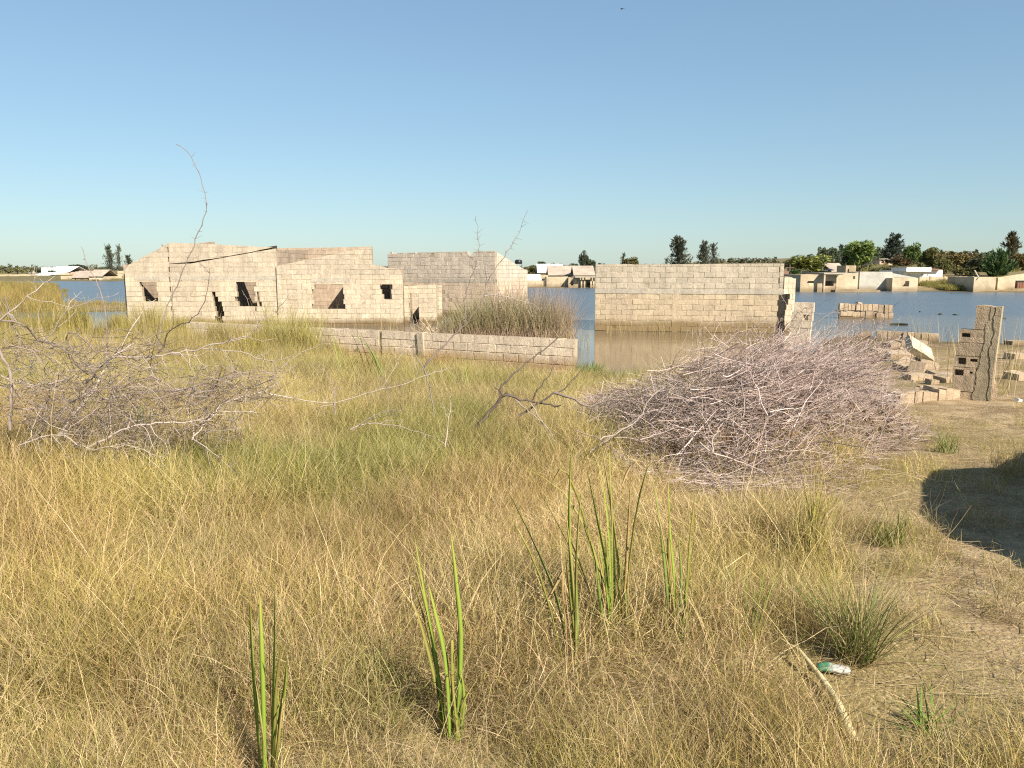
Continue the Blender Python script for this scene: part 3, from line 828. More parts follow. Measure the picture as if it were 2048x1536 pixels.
# ---- toppled wall in the lake, laid as rows of block ends
tw = thing('toppled_wall', 'broken piece of hollow block wall lying out in the open water', 'wall')
DT = on_z(1730, 637, 0).y
Wt = Wall((X_(1679, DT, 620), DT), (X_(1788, DT, 620), DT - .3))
ut = lambda px: Wt.u_of(px, 620); ztt = lambda py: Wt.z_of(1735, py)
x_ = 1679
n_ = 0
while x_ < 1786:
    wpx = RR.choice([6, 8, 9, 12]); x2 = min(x_ + wpx, 1788)
    top = 607.5 + (x_ - 1679) * .02 + RR.uniform(-.8, .8); bot = 621 + RR.uniform(-1, 1) if x_ < 1750 else 625
    mb = MB(); mb.panel(Wt.pt, ut(x_) + .006, ut(x2) - .02, ztt(bot), ztt(top), [], RR.uniform(-.03, .03), .25); mb.build('block', M['ruin'], tw); x_ = x2
x_ = 1682
while x_ < 1787:
    x2 = min(x_ + RR.choice([7, 10, 15]), 1788)
    top = 622.5 if x_ < 1745 else 625.5; bot = 632 + RR.uniform(-2, 1) if x_ < 1730 else 637
    if not (1735 < x_ < 1748):
        mb = MB(); mb.panel(Wt.pt, ut(x_) + .006, ut(x2) - .012, ztt(bot) - .05, ztt(top), [], RR.uniform(.0, .06), .25); mb.build('block', M['ruin'], tw)
    x_ = x2
q = Wt.pt(ut(1718), .1, ztt(606))
link('block', chunk_mesh('block', .14, .1, .045, RR, M['ruin']), tw, q, (0, .15, .3))
mb = MB(); mb.panel(Wt.pt, ut(1680), ut(1786), -.2, ztt(612), [], .07, .22); mb.build('core', M['mortar'], tw)

# ---- low broken wall along the water edge of the spit
bw = thing('broken_wall', 'knee high broken wall along the far water edge of the spit', 'wall')
DW = on_z(1790, 672, .12).y
Wk = Wall((X_(1753, DW, 670), DW), (X_(1862, DW - .6, 670), DW - .6))
x_ = 1753
while x_ < 1860:
    x2 = x_ + RR.choice([9, 14, 22]); t = 662 + (x_ - 1753) * .05 + RR.uniform(-.7, .7)
    mb = MB(); mb.panel(Wk.pt, Wk.u_of(x_, 670) + .008, Wk.u_of(x2, 670) - .008, -.2, Wk.z_of(x_, t), [], RR.uniform(-.04, .04), .24); mb.build('block', M['ruin'], bw); x_ = x2

def lump(px, py, w, h, label, rz=0., tilt=(0, 0), mat='ruin', name='broken_block', group=None, jit=.16, cat='block', dep=None, up=.3):
    """loose piece of masonry: size in photo pixels, resting on the ground"""
    p = on_ground(px, py); k = p.y / F
    sx_, sz_ = w * k / 2, h * k * .65
    me = chunk_mesh(name, sx_, dep or min(sx_, .2), sz_, RR, M[mat], jit)
    o = link(name, me, None, (p.x, p.y, p.z + sz_ * up), (tilt[0], tilt[1], rz))
    return tag(o, label, cat, group)
lump(1822, 690, 58, 12, 'pale slab of two joined blocks lying before the broken wall at the water edge', .1, (.05, .02), name='fallen_slab', cat='slab', jit=.08)
lump(1782, 694, 26, 14, 'layered broken block end next to the pale joined slab', .3, (.1, -.1))
lump(1800, 716, 52, 16, 'flat buff block slab lying behind the tilted pale block', -.1, (.2, .05), jit=.1, name='fallen_slab', cat='slab')
p = on_ground(1837, 722)
o = link('tilted_block', chunk_mesh('tilted_block', .36, .22, .10, RR, M['blockA'], .06), None, (p.x, p.y, p.z + .26), (.75, .5, .2))
tag(o, 'bright pale block tilted up on the rubble heap behind the pier', 'block')
lump(1812, 738, 40, 20, 'dark edged broken block under the tilted pale block', .5, (.3, -.2))
lump(1836, 742, 32, 24, 'upright split block with shaded side beside the tilted block', .9, (.2, .3))
lump(1858, 740, 34, 22, 'leaning block fragment at the end of the rubble heap', -.6, (-.3, .2))
lump(1872, 752, 30, 12, 'low flat fragment next to the leaning block', .2, (.1, .1))
lump(1890, 764, 34, 24, 'squarish block with a hollow side close by the pier foot', .4, (.1, -.35))
lump(1864, 768, 20, 14, 'small rounded stone lump in front of the flat fragment', .2, (.1, .1))
lump(1845, 757, 70, 12, 'long narrow block strip lying across the spit', .02, (0, .02), jit=.05, name='fallen_slab', cat='slab')
lump(1875, 781, 40, 10, 'thin flat piece lying in the trench by the pier foot', .1, (.05, .1))
lump(1725, 676, 34, 16, 'sloping buff slab end at the upper edge of the brushwood', -.3, (.1, -.5))
lump(1765, 705, 40, 9, 'flat tan slab between brushwood and rubble', .1, (.02, .03), jit=.1, name='fallen_slab', cat='slab')
lump(2036, 717, 40, 14, 'dark undercut slab lying past the pier by the frame edge', .1, (.03, .02), name='fallen_slab', cat='slab', jit=.1)
lump(2035, 758, 40, 18, 'broken block past the pier, half sunk in mud', .3, (.1, .05))
lump(2032, 690, 40, 12, 'dark lump at the waterline past the pier', .1, (0, 0))
lump(1893, 671, 24, 12, 'dark chunk at the end of the broken water edge wall', .1, (0, .1))
lump(1266, 778, 34, 26, 'brown earth clod beside the black scrap at the brushwood edge', .2, (.1, .1), mat='rawcol', name='earth_clod', cat='clod')
for k in range(16):
    px, py = RR.uniform(1765, 1905), RR.uniform(690, 790)
    s_ = RR.uniform(6, 14)
    lump(px, py, s_, s_ * .6, 'small block crumb scattered over the rubble behind the pier', RR.uniform(0, 3), (RR.uniform(-.3, .3), RR.uniform(-.3, .3)), name='block_crumb', group='block crumbs scattered over the rubble', jit=.3, cat='stone')
# small pale litter and stones
lump(2036, 803, 11, 9, 'small white stone at the foot of the ruin near the frame edge', .3, (.2, .3), mat='plaster', name='white_stone', cat='stone')
lump(1240, 792, 20, 26, 'black plastic scrap caught at the brushwood edge', .2, (.2, .4), mat='black', name='plastic_scrap', cat='litter', dep=.04)

# half sunk green crate by the boundary wall
M['crate'] = simple_mat('green_plastic', (.05, .12, .09), .5, .2, 4)
p = on_ground(1060, 732)
cr_ = thing('plastic_crate', 'dark green plastic crate half buried in grass by the boundary wall', 'crate', (p.x, p.y, p.z), .3)
mb = MB(); fr = lambda u, d, z: Vector((u, d, z))
hs = [(-.13 + .075 * i, -.08 + .075 * i, .09, .15) for i in range(4)]
mb.panel(fr, -.15, .15, 0, .2, hs, -.1, -.085); mb.panel(fr, -.15, .15, 0, .2, hs, .085, .1)
mb.panel(lambda u, d, z: Vector((d, u, z)), -.0845, .0845, 0, .2, [], -.15, -.135); mb.panel(lambda u, d, z: Vector((d, u, z)), -.0845, .0845, 0, .2, [], .135, .15)
mb.build('side_panel', M['crate'], cr_)
mb = MB(); mb.box(-.134, .134, -.084, .084, .0, .012); mb.build('floor_panel', M['crate'], cr_)

# floating clumps out on the lake
M['weed'] = simple_mat('floating_weed', (.05, .055, .025), .8, .4, 9)
def floater(px, py, w, h, label, name='floating_weed', cat='water weed', group=None):
    p = on_z(px, py, 0); k = p.y / F
    o = link(name, chunk_mesh(name, w * k / 2, w * k / 3, max(h * k / 2, .03), RR, M['weed'], .5), None, (p.x, p.y, .01), (0, 0, RR.uniform(0, 3)))
    tag(o, label, cat, group)
floater(1880, 629, 14, 5, 'dark clump of floating weed in the middle of the blue water')
floater(1911, 630, 12, 4, 'flat floating weed patch next to the dark clump')
floater(1840, 624, 6, 3, 'tiny floating weed scrap short of the dark clump')
floater(2004, 636, 9, 4, 'floating weed scrap just past the pier top')
floater(2010, 638, 6, 3, 'smallest weed scrap on the water past the pier')
floater(1797, 650, 40, 7, 'brown weed mat floating before the toppled wall')
floater(1676, 623, 10, 5, 'dark floating piece touching the toppled wall end')
floater(1905, 587, 8, 2, 'dark speck on the water off the far shore wall')

# ================================================================== far shore buildings
def front_house(name, label, cat, D, px0, px1, py_top, mat, holes=(), z0=None, depth=5., roof=None, py_top2=None, group=None, lean=0., backdark=True, roofmat=None, over=.3):
    """house seen square on: front wall with real openings, side and rear walls, optional roof slab"""
    x0, x1 = X_(px0, D, 560), X_(px1, D, 560)
    t = thing(name, label, cat, (0, 0, 0), 0, group)
    W = Wall((x0, D), (x1, D + lean))
    zb = float(gz((x0 + x1) / 2, D)) - .4 if z0 is None else z0
    zt = at(px0, py_top, D).z; zt2 = at(px1, py_top2, D).z if py_top2 else zt
    hh = [(W.u_of(h[0], 560), W.u_of(h[1], 560), at(h[0], h[3], D).z, at(h[0], h[2], D).z) for h in holes]
    mb = MB(); zm = min(zt, zt2)
    mb.panel(W.pt, 0, W.len, zb, zm, hh, 0, .2)
    if abs(zt - zt2) > .05:
        mb.prism([(0, zm + .002), (W.len, zm + .002), (W.len, zt2 + .004), (0, zt + .004)], W.pt, 0, .2)
    mb.panel(W.pt, 0, .2, zb, zm, [], .203, depth); mb.panel(W.pt, W.len - .2, W.len, zb, zm, [], .203, depth)
    mb.panel(W.pt, .203, W.len - .203, zb, zm, [], depth - .2, depth)
    mb.build('wall', M[mat], t)
    if hh and backdark:
        for h in hh:
            m2 = MB(); m2.panel(W.pt, h[0] - .25, h[1] + .25, h[2] - .3, h[3] + .3, [], 1.4, 1.5); m2.build('inner_wall', M[mat], t)
    if roof == 'flat':
        m2 = MB(); m2.panel(W.pt, -over, W.len + over, max(zt, zt2) + .01, max(zt, zt2) + .2, [], -over, depth + .2); m2.build('roof', M[roofmat or 'slab'], t)
    elif roof == 'mono':
        m2 = MB(); zz = max(zt, zt2)
        A = [W.pt(-over, -over, zz + .01), W.pt(W.len + over, -over, zz + .01), W.pt(W.len + over, depth + .2, zz + .75), W.pt(-over, depth + .2, zz + .75)]
        m2.add(A + [a + Vector((0, 0, .08)) for a in A], [(0, 1, 2, 3), (7, 6, 5, 4), (0, 4, 5, 1), (1, 5, 6, 2), (2, 6, 7, 3), (3, 7, 4, 0)]); m2.build('roof', M[roofmat or 'roofgrey'], t)
    elif roof == 'gable':
        m2 = MB(); zz = max(zt, zt2); r = min(depth * .22, 1.4)
        A = [W.pt(-over, -over, zz + .01), W.pt(W.len + over, -over, zz + .01), W.pt(W.len + over, depth / 2, zz + r), W.pt(-over, depth / 2, zz + r), W.pt(W.len + over, depth + over, zz + .01), W.pt(-over, depth + over, zz + .01)]
        A2 = [a + Vector((0, 0, .07)) for a in A]
        m2.add(A + A2, [(0, 1, 2, 3), (3, 2, 4, 5), (6, 9, 8, 7), (9, 11, 10, 8), (0, 6, 7, 1), (1, 7, 8, 2), (2, 8, 10, 4), (4, 10, 11, 5), (5, 11, 9, 3), (3, 9, 6, 0)]); m2.build('roof', M[roofmat or 'rooftan'], t)
    return t, W
# right-hand shore
h1, W1 = front_house('flat_roofed_house', 'flooded flat roofed house on the far shore with a wide dark opening', 'house', 83, 1601, 1672, 549, 'fartan', [(1614, 1628, 562, 566), (1645, 1668, 562, 572)], z0=-.4, depth=6)
m2 = MB(); u0, u1 = W1.u_of(1640, 560), W1.u_of(1686, 560); z_ = at(1660, 548.5, 83).z
m2.panel(W1.pt, u0, u1, z_, z_ + .17, [], -1.0, 4); m2.build('roof', M['slab'], h1)
m2 = MB(); u0, u1 = W1.u_of(1641, 560), W1.u_of(1644, 560); m2.panel(W1.pt, u0, u1, -.4, z_ - .003, [], -.9, -.6); m2.build('column', M['farcream'], h1)
m2 = MB(); u0, u1 = W1.u_of(1617, 560), W1.u_of(1626, 560); m2.panel(W1.pt, u0, u1, at(1617, 572, 83).z, at(1617, 566.5, 83).z, [], -.03, -.003); m2.build('panel', M['farcream'], h1)
front_house('roofless_house', 'far roofless tan house joined to the flat roofed one, one end sloping down', 'house', 84, 1673, 1716, 551, 'farcream', [(1706, 1710, 552, 558)], z0=-.4, depth=5, py_top2=545)
tb = thing('tower_block', 'small broken tan upper storey behind the sloping roofless house', 'building')
W_ = Wall((X_(1688, 89), 89), (X_(1708, 89), 89)); mb = MB(); mb.panel(W_.pt, 0, W_.len, 0, at(1690, 531, 89).z, [(W_.u_of(1694, 560), W_.u_of(1697, 560), at(1690, 545, 89).z, at(1690, 538, 89).z)], 0, 2.5); mb.build('wall', M['fartan'], tb)
front_house('retaining_wall', 'low stepped wall at the waterline before the sloping roofless house', 'wall', 81.4, 1672, 1762, 577, 'fartan', [], z0=-.4, depth=1.2, py_top2=580)
front_house('rendered_wall', 'light grey rendered wall on the far shore with a seam along its middle', 'wall', 86, 1719, 1784, 543.5, 'fargrey', [], depth=4)
front_house('window_wall', 'far shore house wall with one square dark window', 'house', 84.5, 1785, 1836, 556, 'farcream', [(1803, 1819, 562, 573)], z0=-.4, depth=5)
front_house('gable_wall', 'grey wall sloping down behind the wall with the square window', 'wall', 90, 1776, 1836, 545, 'fargrey', [], depth=3, py_top2=556)
wh, Ww = front_house('white_house', 'long white house with a white roof behind the far shore walls', 'house', 104, 1806, 1884, 540, 'farwhite', [(1816, 1817.4, 548, 551), (1818.5, 1820, 548, 551), (1821, 1823.5, 548, 551), (1841, 1842.5, 548, 550), (1843.5, 1845, 548, 550), (1854, 1856, 548, 553)], depth=7, backdark=False)
m2 = MB(); u0, u1 = Ww.u_of(1804, 540), Ww.u_of(1853, 540)
m2.panel(Ww.pt, u0, u1, at(1810, 543, 104).z, at(1810, 535, 104).z, [], -1.2, 3); m2.build('roof', M['roofwhite'], wh)
m2 = MB(); u0, u1 = Ww.u_of(1853.4, 540), Ww.u_of(1878, 540)
m2.prism([(u0, at(1810, 539.5, 104).z), (u1, at(1810, 540, 104).z), (u1, at(1810, 539, 104).z), (u0, at(1810, 536, 104).z)], Ww.pt, -.6, 3); m2.build('roof', M['roofrust'], wh)
# post and panel wall
fw = thing('fence_wall', 'tan block wall divided by dark posts above the grassy far bank', 'wall')
Wf2 = Wall((X_(1837, 92), 92), (X_(1946, 92), 92)); edges_ = [1837, 1861, 1889, 1919, 1946]
for a, b_ in zip(edges_, edges_[1:]):
    mb = MB(); mb.panel(Wf2.pt, Wf2.u_of(a, 560) + .1, Wf2.u_of(b_, 560) - .1, .3, at(a, 553.5, 92).z, [], 0, .18); mb.build('panel', M['farcream'], fw)
    mb = MB(); mb.panel(Wf2.pt, Wf2.u_of(b_, 560) - .09, Wf2.u_of(b_, 560) + .09, .3, at(a, 552.5, 92).z, [], -.06, .2); mb.build('post', M['fartan'], fw)
front_house('block_house', 'square block house wall standing in the water on the far shore', 'house', 82, 1948, 1992, 554, 'farcream', [], z0=-.4, depth=5)
front_house('sloping_house', 'far shore house with a sloping top and a red brown gate', 'house', 83, 1996, 2075, 555, 'farcream', [(2031, 2060, 561, 577)], z0=-.4, depth=5, py_top2=543, backdark=False)
gt = thing('metal_gate', 'red brown metal gate closing an opening of the far sloping house', 'gate')
W_ = Wall((X_(2031, 83.1), 83.1), (X_(2060, 83.1), 83.1)); mb = MB(); mb.panel(W_.pt, .01, W_.len - .01, at(2040, 576.9, 83.1).z, at(2040, 565, 83.1).z, [], 0, .06)
for k in range(6): mb.panel(W_.pt, .05 + k * W_.len / 6, .1 + k * W_.len / 6, at(2040, 576.5, 83.1).z, at(2040, 565.4, 83.1).z, [], -.04, -.002)
mb.build('gate_leaf', M['redbrown'], gt)
bm_ = thing('leaning_beam', 'thin beam leaning against the block house on the far shore', 'beam')
a, b_ = at(1958, 556, 81.8), at(1949, 540, 84); d_ = b_ - a
mb = MB(); mb.obox((a + b_) / 2, d_ / 2, Vector((.06, 0, 0)), Vector((0, .06, 0))); mb.build('beam', M['slab'], bm_)
# behind: blue-grey roof, pink house, small roofs
front_house('house', 'low house with a blue grey sheet roof before the woodland', 'house', 118, 1632, 1662, 541, 'farcream', [], depth=6, roof='mono', roofmat='roofgrey')
front_house('house', 'small pale house with a tan gable roof beside the blue grey roof', 'house', 122, 1664, 1688, 544, 'farcream', [], depth=6, roof='gable')
front_house('pink_house', 'pink house among the trees on the rising ground', 'house', 165, 1757, 1783, 519, 'farpink', [(1762, 1766, 522, 526), (1769, 1775, 521, 528)], z0=1, depth=9, roof='flat')
front_house('house', 'low house under a rusty roof just past the flooded house', 'house', 112, 1568, 1582, 549, 'farpink', [], depth=5, roof='mono', roofmat='roofrust')
front_house('house', 'tan block stub among bushes past the flooded house', 'house', 96, 1586, 1599, 560, 'fartan', [(1591, 1594, 566, 575)], depth=4)
# middle shore, between the grey house and the flooded house
front_house('white_roofed_house', 'low house with a bright white roof next to the grey house gable', 'house', 112, 1050, 1079, 561, 'farwhite', [], z0=-.2, depth=5, roof='mono', roofmat='roofwhite')
front_house('wall_house', 'low tan wall on the middle shore in front of the white roof', 'wall', 103.5, 1050, 1092, 562, 'farcream', [], z0=-.4, depth=3)
front_house('roofless_house', 'pale roofless house on the middle shore with a humped top', 'house', 103, 1093, 1136, 554, 'farcream', [], z0=-.4, depth=5, py_top2=553)
front_house('roofless_house', 'middle shore house shell with a dark doorway and two round holes', 'house', 101.5, 1137, 1160, 555, 'fartan', [(1142, 1147, 561, 571), (1154, 1156, 561, 563)], z0=-.4, depth=5)
vh, Wv = front_house('veranda_house', 'middle shore house with an open veranda and a flat slab roof', 'house', 102, 1161, 1188, 563, 'fartan', [(1164, 1170, 565, 574), (1174, 1180, 564, 571)], z0=-.4, depth=5)
for px in (1162, 1168, 1181, 1186):
    m2 = MB(); u = Wv.u_of(px, 560); m2.panel(Wv.pt, u - .1, u + .1, -.3, at(1170, 555, 102).z, [], -.9, -.7); m2.build('post', M['farcream'], vh)
m2 = MB(); m2.panel(Wv.pt, -.8, Wv.len + .6, at(1170, 555, 102).z, at(1170, 553, 102).z, [], -1.4, 5); m2.build('roof', M['slab'], vh)
front_house('house', 'house with a pale gable roof on the middle shore among trees', 'house', 128, 1078, 1124, 546, 'farcream', [], depth=7, roof='gable', roofmat='roofwhite')
front_house('house', 'long tan roofed house behind the middle shore shells', 'house', 118, 1100, 1152, 551, 'fartan', [], depth=7, roof='gable')
front_house('house', 'house with dark eaves above the veranda house', 'house', 113, 1151, 1186, 551, 'fartan', [(1152, 1172, 548, 549.5)], depth=6, roof='gable', roofmat='rooftan')
front_house('house', 'small white house under the dome shaped tree', 'house', 150, 1076, 1090, 533, 'farwhite', [(1084, 1086, 534, 537)], z0=.5, depth=6)
front_house('house', 'small pale house between the dome tree and the tall dark tree', 'house', 155, 1131, 1139, 534, 'farwhite', [], z0=.5, depth=6)
# water tank on its stand behind the grey house gable
wt = thing('water_tank', 'black water tank on a stand behind the grey house gable', 'tank')
c = at(1037, 524, 70)
paths = [([(c.x + sx_ * .3, 70 + sy_ * .3, .3), (c.x + sx_ * .3, 70 + sy_ * .3, c.z - .2)], [.04, .04]) for sx_ in (-1, 1) for sy_ in (-1, 1)]
V, Q = tube_arrays(paths); link('stand', mesh_np('stand', V, Q, M['roofgrey']), wt)
V, Q = tube_arrays([([(c.x, 70, c.z - .17), (c.x, 70, c.z - .12), (c.x, 70, c.z + .12), (c.x, 70, c.z + .2), (c.x, 70, c.z + .21)], [.3, .33, .33, .2, .01])], 12); link('tank', mesh_np('tank', V, Q, M['black'], True), wt)
# far left shore
def LH(*a, **k): return front_house(*a, **k)
LH('house', 'long low house with a white sheet roof on the distant shore', 'house', 190, 63, 98, 551, 'farcream', [], depth=8, roof='mono', roofmat='roofwhite')
LH('tower_house', 'small white two storey house rising above the distant roofs', 'house', 215, 84, 95, 535, 'farwhite', [(87, 88, 538, 541), (90, 93, 538, 541)], z0=.5, depth=7)
LH('house', 'distant house with a long pale roof next to the white two storey house', 'house', 205, 99, 139, 544, 'farpink', [], z0=.4, depth=9, roof='gable', roofmat='roofwhite')
LH('house', 'distant flat grey house behind the white sheet roof', 'house', 240, 57, 72, 540, 'fargrey', [], z0=.5, depth=8)
LH('house', 'cream house shell at the distant water edge', 'house', 165, 122, 144, 552, 'farcream', [(136, 137, 555, 559)], z0=0, depth=6)
LH('house', 'distant house with a sagging grey roof and two dark doors', 'house', 163, 144, 176, 556, 'farcream', [(150, 152, 556, 562), (161, 163, 557, 562), (165, 167, 557, 563)], z0=0, depth=7, roof='gable')
LH('house', 'distant house with a wide dark window at the water edge', 'house', 161, 178, 204, 553, 'farcream', [(183, 198, 559, 563)], z0=0, depth=6, roof='gable')
LH('house', 'long pale block house on the distant shore next to the roofless house corner', 'house', 168, 203, 246, 549, 'farcream', [(243, 246, 552, 556)], z0=.2, depth=8)
LH('house', 'small distant cream house under the twin pines', 'house', 210, 236, 256, 542, 'farcream', [(249, 251, 545, 548)], z0=.5, depth=8)
LH('house', 'low pale building at the distant bank by the tall grass', 'house', 185, 0, 52, 549, 'farcream', [], z0=.2, depth=8)
LH('house', 'distant tan house partly behind the bushy round tree', 'house', 200, 152, 182, 543, 'farcream', [], z0=.4, depth=8)

# ================================================================== trees
TR = np.random.default_rng(21)
def crown_round(n, rng, lobes=16, leaf=.075, squash=1.):
    C = []
    for _ in range(lobes):
        v = rng.normal(size=3); v /= np.linalg.norm(v)
        C.append(v * rng.uniform(.25, .78) * np.array([1, 1, .8]))
    C = np.array(C); R = rng.uniform(.22, .42, lobes)
    k = rng.integers(0, lobes, n)
    v = rng.normal(size=(n, 3)); v /= np.linalg.norm(v, axis=1, keepdims=True)
    P = C[k] + v * (R[k] * rng.uniform(.55, 1.05, n) ** .5)[:, None]
    P[:, 2] = P[:, 2] * squash
    return leaf_quads(P, rng, leaf)
def leaf_quads(P, rng, s, elong=1.4, axis=None):
    n = len(P)
    a = rng.normal(size=(n, 3)) if axis is None else axis + rng.normal(size=(n, 3)) * .25
    a /= np.linalg.norm(a, axis=1, keepdims=True)
    b_ = np.cross(a, rng.normal(size=(n, 3))); b_ /= np.linalg.norm(b_, axis=1, keepdims=True) + 1e-9
    sz = s * rng.uniform(.6, 1.4, n)[:, None]
    A = a * sz * elong; B = b_ * sz * .62
    V = np.stack([P - A, P + B, P + A, P - B], 1).reshape(-1, 3)
    return V, np.arange(n * 4).reshape(-1, 4)
def crown_pine(n, rng, leaf=.06, taper=.85, ragged=.35, lean=.15):
    """feathery casuarina: ascending sprays round a leader; unit height 2, radius 1"""
    nb = 90; P = []; AX = []
    t0 = rng.uniform(.0, 1., nb) ** .85
    for i in range(nb):
        az = rng.uniform(0, 6.28); r = (1 - t0[i] * taper) * rng.uniform(1 - ragged * 1.6, 1.05)
        base = np.array([0, 0, -1 + 2 * t0[i] * .93]); tip = base + np.array([math.cos(az) * r, math.sin(az) * r, rng.uniform(.15, .5) * (.6 + .4 * r)])
        m_ = n // nb; s_ = rng.uniform(.15, 1.05, m_)[:, None]
        P.append(base + (tip - base) * s_ + rng.normal(size=(m_, 3)) * .055)
        AX.append(np.repeat((tip - base)[None] / np.linalg.norm(tip - base) + np.array([[0, 0, .35]]), m_, 0))
    return leaf_quads(np.concatenate(P), rng, leaf, 1.9, np.concatenate(AX))
def crown_fan(n, rng):
    """dense palm-like fan of upright fronds"""
    P = []; AX = []; nb = 60
    for i in range(nb):
        az = rng.uniform(0, 6.28); el = rng.uniform(.35, 1.5); d = np.array([math.cos(az) * math.cos(el), math.sin(az) * math.cos(el), math.sin(el)])
        m_ = n // nb; s_ = rng.uniform(.1, 1., m_)[:, None]
        P.append(np.array([0, 0, -1]) + d * s_ * np.array([1.05, 1.05, 1.9]) + rng.normal(size=(m_, 3)) * .05); AX.append(np.repeat(d[None] + np.array([[0, 0, .4]]), m_, 0))
    return leaf_quads(np.concatenate(P), rng, .07, 1.9, np.concatenate(AX))
CROWN = {}
for k in range(5):
    V, Q = crown_round(1900, TR, 18, .075); CROWN['round%d' % k] = mesh_np('crown', V, Q, M['crown'])
for k in range(3):
    V, Q = crown_pine(2200, TR, .055, .68, .3 + .1 * k); CROWN['pine%d' % k] = mesh_np('crown', V, Q, M['crown'])
for k in range(2):
    V, Q = crown_pine(1100, TR, .05, .6, .55); CROWN['thin%d' % k] = mesh_np('crown', V, Q, M['crown'])
V, Q = crown_fan(1800, TR); CROWN['fan'] = mesh_np('crown', V, Q, M['crown'])
# trunk with limbs, unit height 1 standing at z = 0
def trunk_mesh(rng):
    paths = [([(0, 0, 0), (.012, .01, .35), (-.01, 0, .7), (0, 0, .98)], np.array([.045, .036, .024, .008]))]
    for i in range(6):
        az = i * 1.1 + rng.uniform(0, .5); z_ = rng.uniform(.35, .7); r = rng.uniform(.15, .3)
        paths.append(([(0, 0, z_), (math.cos(az) * r * .5, math.sin(az) * r * .5, z_ + .12), (math.cos(az) * r, math.sin(az) * r, z_ + .28)], np.array([.018, .012, .004])))
    V, Q = tube_arrays(paths, 5); return mesh_np('trunk', V, Q, M['trunk'], True)
TRUNK = [trunk_mesh(TR) for _ in range(3)]
def tree(name, label, px, D, py_top, py_bot, px_w, kind, col, group=None, cat='tree'):
    """py_top/py_bot: crown extent in the photo; the trunk runs to the ground"""
    top = at(px, py_top, D); bot = at(px, py_bot, D); x = top.x
    g = float(gz(x, D)); H = top.z - g; ch = max(top.z - bot.z, .5); r = px_w / 2 * D / F
    t = thing(name, label, cat, (x, D, g), TR.uniform(0, 6.28) , group)
    link('trunk', TRUNK[int(TR.integers(3))], t, (0, 0, -.05), (0, 0, 0), (max(r * .9, .5) if ch > 0 else 1, max(r * .9, .5), max(H - ch * .15, .3)))
    c = link('crown', CROWN[kind], t, (0, 0, top.z - g - ch / 2), (0, 0, TR.uniform(0, 6.28)), (r * (1.5 if kind[:4] in ('pine', 'thin') else 1.15), r * (1.5 if kind[:4] in ('pine', 'thin') else 1.15), ch / 2 * 1.05))
    c.color = (*col, 1)
    return t
G_OL = (.12, .12, .04); G_BR = (.145, .115, .04); G_DK = (.055, .078, .035); G_LT = (.18, .20, .05); G_MD = (.10, .145, .035); G_GY = (.105, .115, .08); G_BL = (.075, .092, .065)
tree('willow_tree', 'pale yellow green rounded tree before the blue grey roof', 1622, 116, 502, 548, 82, 'round0', G_LT)
tree('leafy_tree', 'tall bright green tree above the grey rendered wall', 1727, 112, 474, 542, 60, 'round1', (.125, .175, .04))
tree('leafy_tree', 'dark green tree half hidden by the tall bright green tree', 1702, 116, 488, 540, 36, 'round2', G_DK)
tree('casuarina_tree', 'pointed grey green casuarina beside the pink house', 1790, 150, 474, 532, 44, 'pine0', G_BL)
tree('leafy_tree', 'slim green tree rising above the white house roof', 1827, 132, 480, 530, 34, 'round3', G_MD)
tree('bushy_tree', 'wide olive brown tree behind the white house', 1868, 126, 489, 545, 58, 'round4', G_OL)
tree('bushy_tree', 'large domed olive tree behind the post and panel wall', 1924, 120, 492, 552, 84, 'round0', G_BR)
tree('bushy_tree', 'grey green shrubby tree at the white house end', 1888, 112, 514, 553, 40, 'round1', G_OL)
tree('bushy_tree', 'dark rounded tree next to the fan shaped tree', 1962, 116, 508, 552, 46, 'round2', (.055, .062, .03))
tree('bushy_tree', 'low olive bush over the dark hollow behind the block house', 1932, 106, 530, 556, 44, 'round3', G_OL)
tree('fan_tree', 'dense dark green fan shaped tree above the sloping house', 2000, 104, 496, 556, 62, 'fan', (.055, .095, .03))
tree('casuarina_tree', 'brown tipped casuarina towering over the fan shaped tree', 2025, 150, 468, 520, 34, 'pine1', (.10, .09, .05))
tree('bushy_tree', 'orange brown tree beyond the fan shaped tree', 2042, 118, 502, 550, 44, 'round4', (.13, .10, .03))
tree('bushy_tree', 'brownish tree beside the pointed grey green casuarina', 1802, 142, 508, 540, 40, 'round2', (.11, .075, .035))
tree('bushy_tree', 'low yellowish bush under the pink house', 1782, 118, 530, 546, 40, 'round3', (.12, .11, .04))
tree('round_bush', 'bright green bush just past the flooded house corner', 1591, 94, 535, 560, 26, 'round1', (.07, .11, .03), cat='bush')
tree('round_bush', 'brown olive bush behind the bright green bush', 1588, 130, 516, 545, 40, 'round4', (.10, .085, .045), cat='bush')
tree('bushy_tree', 'dark shrub next to the blue grey roof', 1672, 128, 522, 548, 44, 'round0', (.06, .075, .035))
tree('casuarina_tree', 'broad dark casuarina above the flooded house wall', 1357, 190, 479, 535, 42, 'pine2', G_GY)
tree('casuarina_tree', 'first of the twin casuarinas above the flooded house', 1409, 190, 487, 534, 24, 'pine0', G_GY)
tree('casuarina_tree', 'thinner twin casuarina with sky showing through its crown', 1427, 192, 489, 534, 22, 'thin0', G_GY)
tree('leafy_tree', 'low yellow olive tree above the flooded house end', 1262, 170, 511, 536, 34, 'round3', (.13, .12, .045))
tree('casuarina_tree', 'small spiky casuarina above the flooded house end', 1247, 175, 508, 536, 12, 'thin1', G_GY)
tree('leafy_tree', 'tall narrow dark tree on the middle shore', 1167, 122, 499, 546, 20, 'round2', (.05, .062, .035))
tree('leafy_tree', 'round dark tree joined to the tall narrow one', 1182, 122, 512, 549, 25, 'round0', (.055, .07, .035))
